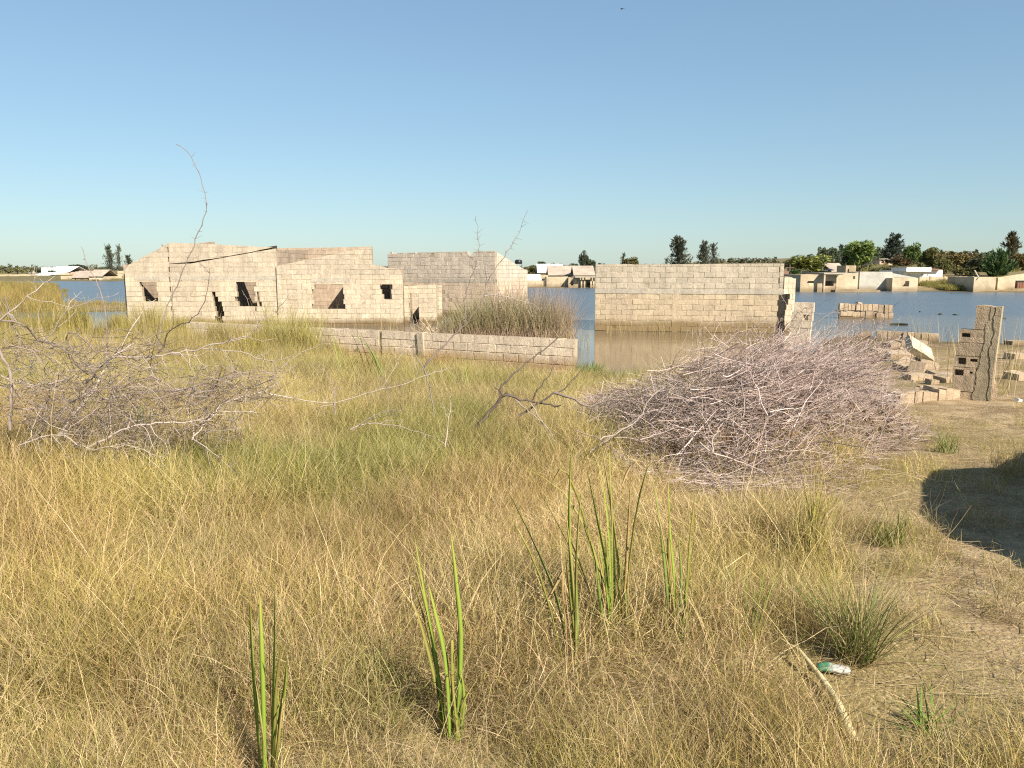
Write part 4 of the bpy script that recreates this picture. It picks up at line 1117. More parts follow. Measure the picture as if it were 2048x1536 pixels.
tree('dome_tree', 'dome shaped dark tree above the small white house', 1083, 190, 521, 537, 17, 'round1', G_DK)
tree('dome_tree', 'second dome shaped tree between dome tree and tall dark tree', 1149, 165, 526, 542, 20, 'round4', G_DK)
tree('leafy_tree', 'bare brownish tree next to the dome shaped tree', 1100, 185, 524, 542, 24, 'round3', (.12, .09, .07))
tree('bushy_tree', 'olive bush mass against the grey house gable', 1070, 135, 528, 548, 34, 'round0', G_OL)
tree('bushy_tree', 'olive bushes behind the pale gable roof', 1128, 142, 529, 547, 44, 'round2', G_OL)
tree('casuarina_tree', 'taller of the twin distant pines near the roofless house corner', 217, 235, 494, 545, 26, 'thin0', G_GY)
tree('casuarina_tree', 'slimmer of the twin distant pines near the roofless house corner', 236, 235, 494, 545, 14, 'thin1', G_GY)
tree('leafy_tree', 'small distant tree touching the roofless house gable', 256, 230, 512, 543, 22, 'thin0', (.085, .09, .05))
tree('bushy_tree', 'distant bushy round tree above the shore houses', 157, 215, 527, 545, 34, 'round1', (.055, .07, .04))
tree('bushy_tree', 'distant light green bush before the shore houses', 204, 195, 534, 546, 30, 'round3', (.085, .10, .04))
tree('round_bush', 'dark round bush beside the distant white roof', 103, 198, 540, 549, 18, 'round2', G_DK, cat='bush')
tree('round_bush', 'distant bush at the long pale block house', 190, 172, 542, 551, 22, 'round4', (.075, .085, .04), cat='bush')
tree('bushy_tree', 'distant dark bush behind the white two storey house', 77, 225, 536, 548, 16, 'round0', G_DK)

# far-off woods that read as masses
def woods(name, spots, col_lo, col_hi, n, leaf):
    """spots: (px0, px1, D, py_top, py_base)"""
    Vs, Qs, Cs, b0 = [], [], [], 0
    for px0, px1, D, pt, pb in spots:
        w_px = px1 - px0; k = max(int(w_px / 11), 2)
        for i in range(k):
            px = px0 + (i + TR.uniform(.2, .8)) * w_px / k; d = D * TR.uniform(.94, 1.06)
            top = at(px, pt + TR.uniform(-2.0, 3.5), d); bot = at(px, pb, d)
            g = float(gz(top.x, d)); r = w_px / k * d / F * TR.uniform(.75, 1.3); ch = max(top.z - min(bot.z, g + 1), 1)
            V, Q = crown_round(n, TR, 9, leaf) if TR.random() < .88 else crown_pine(n, TR, leaf * .8)
            Vs.append(V * np.array([r, r, ch / 2 * (1.0 if TR.random() < .7 else 1.12)]) + np.array([top.x, d, top.z - ch / 2])); Qs.append(Q + b0); b0 += len(V)
            c = np.array(col_lo) + (np.array(col_hi) - np.array(col_lo)) * TR.random(); Cs.append(np.repeat((c[None] * TR.uniform(.8, 1.2)), len(V), 0))
    o = link(name, mesh_np(name, np.concatenate(Vs), np.concatenate(Qs), M['stalk'], cols=np.concatenate(Cs)))
    tag(o, kind='stuff')
woods('far_woodland', [(1640, 1785, 420, 490, 520), (1640, 1800, 405, 496, 526), (1620, 1840, 390, 504, 532), (1640, 1860, 250, 510, 538), (1600, 1900, 340, 515, 540), (1770, 1990, 330, 499, 525), (1800, 2100, 300, 505, 532), (1840, 2150, 240, 512, 540)], (.065, .09, .05), (.11, .125, .06), 420, .14)
woods('far_treeline', [(1430, 1560, 300, 513, 534), (1440, 1660, 210, 523, 541), (1200, 1440, 280, 528, 541), (1540, 1640, 260, 517, 540), (1060, 1340, 420, 527, 540), (1330, 1440, 300, 520, 538), (745, 1060, 600, 531, 541), (-120, 70, 330, 530, 545), (66, 260, 420, 530, 545), (1600, 2200, 200, 522, 545), (2150, 3400, 190, 515, 545), (2200, 4200, 320, 512, 542), (-1400, -380, 300, 526, 545), (-400, -120, 330, 530, 545)], (.10, .108, .065), (.14, .135, .075), 160, .15)
woods('shore_bushes', [(-60, 62, 215, 534, 549), (1600, 1700, 150, 526, 545), (1740, 1850, 170, 520, 545), (1840, 2100, 116, 527, 553), (1700, 1800, 122, 530, 548), (1836, 1950, 94, 566, 578), (1050, 1190, 150, 538, 550), (1580, 1720, 140, 532, 548), (1690, 1830, 150, 528, 548), (1840, 2100, 135, 520, 552)], (.105, .11, .04), (.155, .14, .055), 160, .16)

# thin poles among the far roofs
for px, D, pt, lab in ((1140, 124, 534, 'thin pole standing over the far roofs by the dome tree'), (1649, 120, 522, 'thin pole behind the blue grey roof'), (1580, 110, 529, 'thin pole with a crossbar past the flooded house'), (72, 200, 532, 'distant thin pole by the white two storey house')):
    q = at(px, pt, D); g_ = float(gz(q.x, D)); pl = thing('utility_pole', lab, 'pole', (q.x, D, g_))
    V, Q = tube_arrays([([(0, 0, -.2), (0, 0, (q.z - g_) * .6), (0, 0, q.z - g_)], [.09, .08, .06])], 6); link('shaft', mesh_np('shaft', V, Q, M['trunk']), pl)
    mb = MB(); mb.box(-.6, .6, -.05, .05, q.z - g_ - .5, q.z - g_ - .4); mb.build('crossbar', M['trunk'], pl)

# bird high in the sky
p = at(1244, 18, 60)
bd = thing('bird', 'small dark bird gliding high in the clear sky', 'bird', p, .3)
mb = MB()
for s_ in (-1, 1):
    mb.add([(0, .05, .0), (0, -.05, .0), (s_ * .12, -.06, .045), (s_ * .22, -.03, .0), (s_ * .12, .03, .05), (0, .05, .015), (0, -.05, .015)], [(0, 1, 2, 4), (4, 2, 3), (5, 4, 2, 6)])
mb.build('wing', M['black'], bd)
V, Q = tube_arrays([([(0, -.14, .0), (0, -.08, .005), (0, 0, .0), (0, .08, 0), (0, .14, 0)], [.004, .03, .035, .025, .01])], 6); link('body', mesh_np('body', V, Q, M['black'], True), bd)
# ================================================================== blades
GR = np.random.default_rng(99)
STRAW = np.array([(.44, .34, .17), (.36, .28, .14), (.50, .40, .22), (.30, .22, .11), (.40, .33, .15)])
OLIVE = np.array([(.22, .20, .07), (.17, .17, .055), (.27, .24, .085), (.20, .21, .07)])
GREEN = np.array([(.12, .19, .04), (.16, .22, .05), (.10, .15, .035), (.22, .25, .06)])
def blades(n, rng, rad, h, tilt, az=None, az_sd=.6, bend=.8, w=.0022, nseg=4, pal=None, roots=None, zmin=.004, curl=.0):
    """n ribbons. h=(lo, hi) length; tilt=(mean, sd) from vertical; returns V, Q, C"""
    if roots is None:
        a = rng.uniform(0, 6.283, n); r = rad * np.sqrt(rng.uniform(0, 1, n)); roots = np.stack([r * np.cos(a), r * np.sin(a), np.zeros(n)], 1)
    A = rng.uniform(0, 6.283, n) if az is None else rng.normal(az, az_sd, n)
    Ln = rng.uniform(h[0], h[1], n); T0 = np.abs(rng.normal(tilt[0], tilt[1], n)); B = bend * rng.uniform(.2, 1.3, n)
    W = w * rng.uniform(.7, 1.4, n)
    P = roots.copy(); pts = [P.copy()]
    for s in range(nseg):
        t = T0 + B * (s / nseg); Aa = A + curl * (s / nseg) * rng.normal(size=n)
        P = P + (Ln / nseg)[:, None] * np.stack([np.sin(t) * np.cos(Aa), np.sin(t) * np.sin(Aa), np.cos(t)], 1)
        P[:, 2] = np.maximum(P[:, 2], zmin + rng.uniform(0, .02, n)); pts.append(P.copy())
    pts = np.stack(pts, 1)                                   # n, nseg+1, 3
    tw = rng.uniform(0, 3.14, n)
    side = np.stack([np.cos(tw), np.sin(tw), rng.normal(0, .25, n)], 1)
    wt = np.array([(1 - (s / nseg) ** 2 * .85) for s in range(nseg + 1)])
    off = side[:, None, :] * (W[:, None] * wt[None, :])[:, :, None] * .5
    V = np.stack([pts - off, pts + off], 2).reshape(-1, 3)   # n*(nseg+1)*2
    i = np.arange(n)[:, None] * (nseg + 1) * 2; j = np.arange(nseg)[None, :] * 2
    Q = np.stack([i + j, i + j + 1, i + j + 3, i + j + 2], -1).reshape(-1, 4)
    pal = STRAW if pal is None else pal
    c = pal[rng.integers(0, len(pal), n)] * rng.uniform(.75, 1.2, n)[:, None]
    C = np.repeat(c, (nseg + 1) * 2, axis=0)
    return V, Q, C
def join(parts):
    Vs, Qs, Cs, b0 = [], [], [], 0
    for V, Q, C in parts:
        Vs.append(V); Qs.append(Q + b0); Cs.append(C); b0 += len(V)
    return np.concatenate(Vs), np.concatenate(Qs), np.concatenate(Cs)
def mixpal(a, b, k): return np.concatenate([a] * (1 if k < .99 else 1) + [b] * int(k))

def scatter(name, variants, P, rot, scl, idx, tint, kind='stuff'):
    """one point cloud object that instances blade tufts"""
    col = bpy.data.collections.new(name + '_tufts')
    for k, (V, Q, C) in enumerate(variants):
        o = bpy.data.objects.new('%s_%02d' % ('tuft', k), mesh_np('tuft', V, Q, M['grass'], cols=C)); col.objects.link(o)
    me = bpy.data.meshes.new(name); me.vertices.add(len(P)); me.vertices.foreach_set('co', P.astype(np.float32).ravel())
    for nm, ty, arr in (('rot', 'FLOAT_VECTOR', rot), ('scl', 'FLOAT_VECTOR', scl)):
        a = me.attributes.new(nm, ty, 'POINT'); a.data.foreach_set('vector', arr.astype(np.float32).ravel())
    a = me.attributes.new('idx', 'INT', 'POINT'); a.data.foreach_set('value', idx.astype(np.int32))
    a = me.attributes.new('tint', 'FLOAT_COLOR', 'POINT'); c = np.ones((len(P), 4), np.float32); c[:, :3] = tint; a.data.foreach_set('color', c.ravel())
    me.materials.append(M['grass'])
    ng = bpy.data.node_groups.new(name, 'GeometryNodeTree')
    ng.interface.new_socket('Geometry', in_out='INPUT', socket_type='NodeSocketGeometry'); ng.interface.new_socket('Geometry', in_out='OUTPUT', socket_type='NodeSocketGeometry')
    gi = ng.nodes.new('NodeGroupInput'); go = ng.nodes.new('NodeGroupOutput')
    ci = ng.nodes.new('GeometryNodeCollectionInfo'); ci.inputs['Collection'].default_value = col
    ci.inputs['Separate Children'].default_value = True; ci.inputs['Reset Children'].default_value = True
    ip = ng.nodes.new('GeometryNodeInstanceOnPoints'); ip.inputs['Pick Instance'].default_value = True
    def attr(nm, ty):
        n = ng.nodes.new('GeometryNodeInputNamedAttribute'); n.data_type = ty; n.inputs['Name'].default_value = nm; return n.outputs['Attribute']
    ng.links.new(gi.outputs[0], ip.inputs['Points']); ng.links.new(ci.outputs[0], ip.inputs['Instance'])
    ng.links.new(attr('idx', 'INT'), ip.inputs['Instance Index'])
    ng.links.new(attr('rot', 'FLOAT_VECTOR'), ip.inputs['Rotation']); ng.links.new(attr('scl', 'FLOAT_VECTOR'), ip.inputs['Scale'])
    ng.links.new(ip.outputs[0], go.inputs[0])
    o = link(name, me); md = o.modifiers.new('scatter', 'NODES'); md.node_group = ng
    tag(o, kind=kind); return o

# ------------------------------------------------------------------ the near grass: tangled dry mat with green stems through it
PALE = np.array([(.54, .45, .28), (.45, .37, .21), (.62, .53, .37), (.38, .30, .165), (.48, .42, .22)])
BROWN = np.array([(.24, .17, .09), (.20, .14, .075), (.30, .2, .11)])
OLIV2 = np.array([(.28, .26, .09), (.23, .22, .07), (.34, .31, .11), (.30, .25, .09)])
def tangle_roots(n, rad, zhi):
    a = GR.uniform(0, 6.283, n); r = rad * np.sqrt(GR.uniform(0, 1, n)); return np.stack([r * np.cos(a), r * np.sin(a), GR.uniform(0, zhi, n)], 1)
vars_ = []
def mat_tuft(nst, ntg, nbr, pal_st, pal_tg, h, tilt, az=None, az_sd=.6, zhi=.17):
    return join([blades(nst, GR, .18, h, tilt, az=az, az_sd=az_sd, bend=1.0, w=.0024, pal=pal_st, curl=.9),
                 blades(ntg, GR, 0, (.05, .20), (1.0, .55), bend=.9, w=.0022, nseg=3, pal=pal_tg, roots=tangle_roots(ntg, .21, zhi), curl=1.1),
                 blades(nbr, GR, 0, (.06, .24), (.9, .5), bend=.8, w=.0030, nseg=3, pal=BROWN, roots=tangle_roots(nbr, .21, zhi * .8), curl=.8)])
for k in range(6):      # standing wiry tufts
    vars_.append(mat_tuft(85, 70, 20, np.concatenate([PALE, OLIV2, PALE, OLIV2]), np.concatenate([PALE, OLIV2]), (.14, .42), (.36, .25)))
for k in range(6):      # lodged mat
    vars_.append(mat_tuft(72, 85, 24, np.concatenate([PALE, PALE, PALE, OLIV2]), np.concatenate([PALE, PALE, OLIV2]), (.16, .40), (1.05, .25), az=0, az_sd=.55, zhi=.14))
for k in range(4):      # greener stems
    vars_.append(mat_tuft(85, 60, 18, np.concatenate([GREEN[3:], OLIV2, OLIV2, PALE]), np.concatenate([PALE, OLIV2]), (.16, .42), (.3, .2)))
for k in range(4):      # thin short cover on bare soil, mostly lying straws
    vars_.append(join([blades(34, GR, .26, (.08, .3), (1.38, .13), bend=.2, w=.0032, nseg=3, pal=np.concatenate([PALE, OLIV2]), curl=.3),
                       blades(16, GR, .2, (.05, .16), (.6, .35), bend=.8, w=.0028, nseg=3, pal=np.concatenate([OLIV2, GREEN, PALE]))]))
for k in range(4):      # tall loose stalks standing over the mat
    vars_.append(blades(14, GR, .22, (.35, .7), (.28, .18), bend=.7, w=.0026, nseg=5, pal=np.concatenate([PALE, PALE, OLIV2]), curl=.3))
# points over the wedge the photo could see
n_ = 22000
yy = 1.3 + (19.5 - 1.3) * GR.uniform(0, 1, n_) ** .80
xx = GR.uniform(-1, 1, n_) * (.78 * yy + 1.6)
bare = sstep(.0, .9, xx - (.335 * yy - .05) + 1.2 * (fnoise(xx, yy, 1.3, 11) - .5)) * (.25 + .75 * sstep(2.35, 2.85, yy))
green_patch = fnoise(xx, yy, 2.4, 12)
dn = sdist(NEAR, xx, yy)
wallside = (WLw.p0.x + (yy - WLw.p0.y) * WLw.d.x / WLw.d.y)
keep = GR.uniform(0, 1, n_) < np.where((bare > .5) & (yy > 2.8), .30, np.where(bare > .5, .5, 1.0))
keep &= dn > np.where((yy > 14) & (xx > -1.2) & (xx < 2.5), .75, .15)
# not inside the boundary wall
rel = (xx - WLw.p0.x) * WLw.n.x + (yy - WLw.p0.y) * WLw.n.y; alo = (xx - WLw.p0.x) * WLw.d.x + (yy - WLw.p0.y) * WLw.d.y
keep &= ~((rel < .14) & (alo < WLw.len + .3) & (alo > -1))
# keep the spit by the ruins thinner
spit = sstep(4.6, 5.6, xx) * sstep(9.5, 11, yy)
keep &= GR.uniform(0, 1, n_) > .75 * spit
# leaf bases, litter and tussock stay readable
for bx, by, rx_, ry0, ry1 in ((905, 1482, .13, .42, .06), (535, 1560, .11, .3, .05), (1142, 1352, .08, .4, .05), (1225, 1290, .12, .5, .05), (1355, 1285, .12, .5, .05), (1500, 1292, .08, .4, .05), (1665, 1346, .13, .35, .12), (1712, 1322, .16, .4, .1), (1650, 1420, .12, .35, .1), (1692, 1490, .1, .2, .1), (1600, 1325, .1, .3, .1)):
    q = on_ground(bx, by) if by < 1530 else on_z(bx, by, .68)
    keep &= ~((np.abs(xx - q.x) < rx_) & (yy > q.y - ry0) & (yy < q.y + ry1) & (GR.uniform(0, 1, n_) < .88))
# gaps in the mat
keep &= (fnoise(xx, yy, .8, 14) > .30) | (GR.uniform(0, 1, n_) < .45)
dens = np.clip(1.35 - yy / 26, .5, 1)
keep &= GR.uniform(0, 1, n_) < dens
xx, yy, bare, green_patch, spit, dn = [a[keep] for a in (xx, yy, bare, green_patch, spit, dn)]
n_ = len(xx); zz = gz(xx, yy)
lodge = fnoise(xx, yy, 1.5, 16)
idx = np.where(bare > .5, GR.integers(16, 20, n_), np.where(green_patch > .66, GR.integers(12, 16, n_), np.where(lodge > .50, GR.integers(6, 12, n_), GR.integers(0, 6, n_))))
sw = GR.uniform(0, 1, n_); idx = np.where((sw < .25) & (bare < .5), GR.integers(0, 12, n_), idx); idx = np.where((bare > .3) & (sw > .93), GR.integers(12, 16, n_), idx); idx = np.where((bare < .5) & (sw > .90), GR.integers(20, 24, n_), idx)
flow = 6.283 * vnoise(xx, yy, 2.0, 17)
rz = np.where((idx >= 6) & (idx < 12), flow + GR.normal(0, .55, n_), GR.uniform(0, 6.283, n_))
rot = np.stack([GR.normal(0, .06, n_), GR.normal(0, .06, n_), rz], 1)
tall = .45 + 1.05 * fnoise(xx, yy, 1.3, 18) + .1 * sstep(9, 16, yy) + .28 * sstep(-.6, -2.2, xx) * sstep(4.2, 5.5, yy) * sstep(11, 8, yy) + .75 * sstep(-3.5, -5.5, xx) * sstep(15.5, 18, yy)
s_ = GR.uniform(.75, 1.2, n_) * np.where(bare > .5, .8, tall)
s_ = s_ * np.where(yy < 2.6, .8, 1.0)
scl = np.stack([np.clip(s_, .6, 1.35)] * 2 + [s_ * (1 - .5 * spit)], 1)
hue = fnoise(xx, yy, 1.7, 19); br = fnoise(xx, yy, .9, 20)
t_straw = np.array([1.17, 1.09, .95]); t_yel = np.array([1.15, 1.11, .83]); t_red = np.array([1.0, .86, .70]); t_grn = np.array([.94, 1.0, .72])
tint = np.where((hue > .56)[:, None], t_yel, t_straw)
tint = np.where((green_patch > .60)[:, None], t_grn, tint)
brown = (.42 * sstep(.57, .68, fnoise(xx, yy, 1.1, 33)) * sstep(10, 7, yy))[:, None]; tint = tint * (1 - brown) + np.array([1.0, .84, .66]) * brown
redness = .6 * sstep(-.50, -.62, xx / yy) * sstep(11, 8, yy) * sstep(3.2, 4.2, yy)
tint = tint * (1 - redness[:, None]) + t_red * redness[:, None]
farg = sstep(9, 15, yy)[:, None]
tint = tint * (1 - farg * .8) + np.array([1.05, 1.02, .80]) * farg * .8
tint *= (.62 + .72 * br)[:, None] * GR.uniform(.85, 1.12, n_)[:, None]
scatter('dry_grass', vars_, np.stack([xx, yy, zz - .01], 1), rot, scl, idx, tint)

# ------------------------------------------------------------------ meadow and marsh grass further off
vm = []
for k in range(4):
    vm.append(join([blades(130, GR, .42, (.35, .85), (.25, .18), bend=.7, w=.011, nseg=3, pal=np.concatenate([OLIVE, STRAW, OLIVE])), blades(50, GR, .45, (.2, .5), (.6, .4), bend=.8, w=.009, nseg=3, pal=STRAW)]))
for k in range(2):
    vm.append(blades(140, GR, .40, (.6, 1.3), (.12, .10), bend=.35, w=.012, nseg=3, pal=np.concatenate([STRAW, OLIV2, OLIVE])))
n_ = 15000
yy = GR.uniform(17, 112, n_); xx = -GR.uniform(4, 85, n_)
d_ = sdist(NEAR, xx, yy); zz = gz(xx, yy)
keep = (d_ > .3) & (zz > .02) & (xx > -.78 * yy - 3) & ~((xx > -16.6) & (yy > 33.2) & (yy < 41))
rel = (xx - WLw.p0.x) * WLw.n.x + (yy - WLw.p0.y) * WLw.n.y; alo = (xx - WLw.p0.x) * WLw.d.x + (yy - WLw.p0.y) * WLw.d.y
keep &= ~((np.abs(rel) < .45) & (alo > -.4) & (alo < WLw.len))
keep &= ~((xx > -15.6) & (yy > 30.2) & (yy < 33) & (GR.uniform(0, 1, n_) < .6))
keep &= GR.uniform(0, 1, n_) < np.where(yy > 55, .55, .9)
xx, yy, zz, d_ = xx[keep], yy[keep], zz[keep], d_[keep]; n_ = len(xx)
nz = fnoise(xx, yy, 5, 31)
idx = np.where((nz > .58) | (yy > 50), GR.integers(4, 6, n_), GR.integers(0, 4, n_))
s_ = GR.uniform(.6, 1.05, n_) * np.where(yy > 44, .6, 1.) * np.where((yy > 36) & (xx > -.595 * yy), .45, 1.) * np.where(xx > -13, .62, 1.0) * np.where((yy > 28) & (yy < 44) & (xx < -14), .72, 1.)
bank = (xx < -.572 * yy) & (yy > 38); s_ = np.where(bank, GR.uniform(.5, .85, n_), s_); idx = np.where(bank & (GR.uniform(0, 1, n_) < .6), GR.integers(4, 6, n_), idx)
tt = np.where((nz > .5)[:, None], np.array([1.1, 1.06, .78]), np.array([1.15, 1.02, .82])) * GR.uniform(.75, 1.15, n_)[:, None]
tt = tt * np.where(yy > 55, .9, 1.0)[:, None]
scatter('marsh_grass', vm, np.stack([xx, yy, zz - .02], 1), np.stack([np.zeros(n_), np.zeros(n_), GR.uniform(0, 6.28, n_)], 1), np.stack([s_, s_, s_], 1), idx, tt)

# grass under the far shore wall and along the far banks
n_ = 1500
xx = np.concatenate([GR.uniform(46, 55, 500), GR.uniform(-130, 120, 1000)]); yy = np.concatenate([GR.uniform(83.5, 91.5, 500), GR.uniform(95, 200, 1000)])
zz = gz(xx, yy); keep = (zz > .1); xx, yy, zz = xx[keep], yy[keep], zz[keep]; n_ = len(xx)
s_ = GR.uniform(.3, .6, n_)
scatter('far_bank_grass', vm, np.stack([xx, yy, zz - .02], 1), np.stack([np.zeros(n_), np.zeros(n_), GR.uniform(0, 6.28, n_)], 1), np.stack([s_ * 3., s_ * 3., s_], 1), GR.integers(0, 6, n_), np.array([.95, 1., .7]) * GR.uniform(.8, 1.1, n_)[:, None])

# ------------------------------------------------------------------ reeds standing before the grey house
def stems(name, spots, n, h, w, pal, tilt, bend, seed, mat='stalk', nseg=4, kind='stuff', zbase=-.1, colgrad=None):
    rng = np.random.default_rng(seed)
    roots = []
    for _ in range(n):
        px, D0, D1, sc = spots[rng.integers(len(spots))]
        D = rng.uniform(D0, D1); p = at(rng.uniform(*px), 640, D); roots.append((p.x, D, max(float(gz(p.x, D)), zbase), sc))
    roots = np.array(roots)
    V, Q, C = blades(n, rng, 0, h, tilt, bend=bend, w=w, nseg=nseg, pal=pal, roots=np.zeros((n, 3)), zmin=-9)
    k = (nseg + 1) * 2
    V = V * np.repeat(roots[:, 3], k)[:, None] + np.repeat(roots[:, :3], k, axis=0)
    if colgrad is not None:
        tfac = np.tile(np.repeat(np.arange(nseg + 1) / nseg, 2), n)[:, None]
        C = C * tfac + np.array(colgrad)[None] * (1 - tfac) * GR.uniform(.8, 1.2, (len(C), 1))
    return (V, Q, C)
REEDC = np.array([(.21, .22, .09), (.25, .25, .11), (.17, .19, .07), (.33, .28, .15)])
PINKC = np.array([(.32, .23, .17), (.38, .28, .20), (.26, .19, .14)])
r1 = stems('r', [((930, 1050), 25.8, 28.2, 1.), ((900, 1000), 25.8, 28, .82), ((1000, 1110), 25.8, 28.2, .92), ((880, 950), 26, 28, .55), ((1060, 1140), 26, 28, .72)], 3400, (.95, 1.95), .014, REEDC, (.12, .12), .75, 61, colgrad=(.30, .21, .13))
r2 = stems('r', [((985, 1060), 26.3, 28.5, 1.15), ((1060, 1130), 26.3, 28.5, 1.0), ((1090, 1150), 26, 28.3, .8)], 1500, (1.1, 2.3), .009, PINKC, (.25, .18), .35, 62)
r3 = stems('r', [((870, 1145), 25.6, 26.1, 1.)], 900, (.25, .6), .012, PINKC, (.3, .3), .4, 63)
o = link('reeds', mesh_np('reeds', *(lambda a: (a[0], a[1]))(join([r1, r2, r3])), M['stalk'], cols=join([r1, r2, r3])[2])); tag(o, kind='stuff')
# fallen pale canes at the reeds' edge
r4 = stems('r', [((830, 905), 26.2, 27.6, 1.)], 130, (.9, 1.5), .022, np.array([(.50, .40, .26), (.42, .33, .2)]), (1.05, .2), .15, 64)
V, Q, C = r4; o = link('fallen_reeds', mesh_np('fallen_reeds', V, Q, M['stalk'], cols=C)); tag(o, kind='stuff')
# thin dead stalks in the shallows
r5 = stems('r', [((650, 860), 22, 31, 1.), ((1215, 1330), 27.5, 29, .8), ((1330, 1560), 24, 29, .7), ((1080, 1180), 22, 25.5, .8), ((500, 660), 22, 31, 1.2), ((1740, 2048), 14, 25, .9), ((1900, 2048), 11.6, 14, .9)], 620, (.5, 1.3), .010, np.array([(.40, .31, .17), (.34, .27, .14), (.26, .22, .09)]), (.12, .14), .3, 65)
r6 = stems('r', [((255, 345), 26, 31.5, 1.), ((110, 250), 27, 33, .8), ((515, 640), 19.2, 20.6, 1.0), ((560, 620), 18.6, 20.2, .8), ((0, 250), 40, 46, .9)], 1600, (.6, 1.3), .009, np.array([(.34, .30, .10), (.27, .26, .08), (.38, .31, .14)]), (.15, .12), .5, 66)
V, Q, C = join([r5, r6]); o = link('dead_stalks', mesh_np('dead_stalks', V, Q, M['stalk'], cols=C)); tag(o, kind='stuff')
# fresh green shoots along the shore, in front of the calm water
r7 = stems('r', [((1140, 1300), 15.2, 16.6, 1.), ((1030, 1150), 13.5, 16, .8), ((1160, 1200), 15.6, 16.2, 1.4)], 1500, (.12, .34), .008, GREEN, (.2, .15), .5, 67)
V, Q, C = r7; o = link('shore_grass', mesh_np('shore_grass', V, Q, M['stalk'], cols=C)); tag(o, kind='stuff')

# ------------------------------------------------------------------ clumps one can point at
def clump(name, label, cat, px, py, n, rad, h, tilt, bend, w, pal, nseg=5, part='foliage', mat='stalk', colgrad=None):
    p = on_ground(px, py)
    t = thing(name, label, cat, (p.x, p.y, p.z - .01))
    V, Q, C = blades(n, GR, rad, h, tilt, bend=bend, w=w, nseg=nseg, pal=pal)
    link(part, mesh_np(part, V, Q, M[mat], cols=C), t); return t
clump('sedge_tussock', 'fine leaved olive tussock above the crumpled packet on bare soil', 'tussock', 1712, 1322, 420, .07, (.22, .52), (.38, .25), .55, .0034, np.concatenate([OLIVE, GREEN, STRAW]))
clump('grass_clump', 'tall yellow green grass clump in front of the boundary wall', 'grass clump', 585, 705, 420, .55, (.5, 1.15), (.2, .16), .6, .009, np.array([(.33, .30, .08), (.26, .25, .06), (.36, .30, .12)]))
clump('grass_clump', 'orange brown dry grass clump in the shoreline grass', 'grass clump', 885, 745, 260, .35, (.35, .7), (.35, .25), .6, .007, np.array([(.30, .17, .06), (.34, .20, .08), (.26, .2, .07)]))
clump('grass_clump', 'rusty clump beside the slanting rush leaves', 'grass clump', 735, 750, 240, .35, (.35, .65), (.35, .25), .6, .007, np.array([(.28, .18, .07), (.30, .22, .08), (.2, .2, .06)]))
clump('green_shoots', 'bright green fresh shoots close to the tall rushes', 'shoots', 1455, 1190, 70, .05, (.08, .18), (.3, .25), .6, .006, np.array([(.14, .28, .03), (.18, .30, .05)]))
clump('green_shoots', 'small bright green tuft just under the brushwood edge', 'shoots', 1485, 1040, 50, .05, (.06, .14), (.35, .25), .6, .006, np.array([(.12, .26, .04), (.16, .28, .05)]))
clump('green_shoots', 'green leaf tuft showing in the shade of the thorn bush', 'shoots', 293, 915, 50, .05, (.2, .55), (.12, .1), .2, .014, np.array([(.06, .16, .03), (.08, .20, .03)]))
clump('grass_clump', 'yellow stalked clump on the path below the brushwood', 'grass clump', 1618, 1130, 90, .07, (.25, .6), (.12, .1), .25, .006, np.array([(.38, .34, .07), (.3, .3, .06), (.36, .28, .12)]))
clump('grass_clump', 'green tuft on the path beside the dark shadow', 'grass clump', 1775, 1088, 110, .1, (.12, .3), (.4, .25), .5, .005, np.concatenate([GREEN, OLIVE]))
clump('grass_clump', 'olive tuft at the brushwood corner near the ruin', 'grass clump', 1890, 905, 90, .12, (.12, .3), (.35, .25), .5, .005, np.concatenate([GREEN, OLIVE]))
clump('green_shoots', 'yellow green star shaped tuft in the dry mat', 'shoots', 70, 1500, 50, .05, (.10, .2), (.7, .3), .6, .005, np.array([(.30, .32, .05), (.24, .28, .05)]))
clump('green_shoots', 'green shoots at the lower corner beside the broken cane', 'shoots', 1850, 1460, 40, .05, (.08, .2), (.6, .3), .5, .008, np.array([(.14, .24, .04), (.10, .2, .03)]))

# ------------------------------------------------------------------ bulrushes: every leaf its own blade
def leaf(parent, pts, w, cols, name='leaf'):
    """long sword leaf through world points, folded along its midrib"""
    org = parent.location
    P = np.array([list(Vector(p) - org) for p in pts], float); n = 9
    # resample smoothly
    tt = np.linspace(0, len(P) - 1, n); seg = np.clip(tt.astype(int), 0, len(P) - 2); f = (tt - seg)[:, None]
    def cr(i): return P[np.clip(i, 0, len(P) - 1)]
    p0_, p1_, p2_, p3_ = cr(seg - 1), cr(seg), cr(seg + 1), cr(seg + 2)
    S = .5 * (2 * p1_ + (p2_ - p0_) * f + (2 * p0_ - 5 * p1_ + 4 * p2_ - p3_) * f ** 2 + (3 * p1_ - p0_ - 3 * p2_ + p3_) * f ** 3)
    a = GR.uniform(-.9, .9); side = np.array([math.cos(a), math.sin(a), 0]); nrm = np.array([-math.sin(a), math.cos(a), 0])
    t = np.linspace(0, 1, n); ww = w * 1.08 * (np.minimum(1, .55 + t * 1.5)) * (1 - np.clip((t - .45) / .55, 0, 1) ** 1.6 * .97) * .5
    V = np.stack([S - side * ww[:, None], S + nrm * ww[:, None] * .35, S + side * ww[:, None], S + nrm * ww[:, None] * .55], 1).reshape(-1, 3)
    Q = []
    for i in range(n - 1):
        for k in range(4): Q.append((i * 4 + k, i * 4 + (k + 1) % 4, i * 4 + 4 + (k + 1) % 4, i * 4 + 4 + k))
    c0, c1 = np.array(cols[0]), np.array(cols[1]); k_ = (t ** 2.2)[:, None]
    C = np.repeat(c0 * (1 - k_) + c1 * k_, 4, axis=0)
    return link(name, mesh_np(name, V, np.array(Q), M['blade'], True, cols=C), parent)
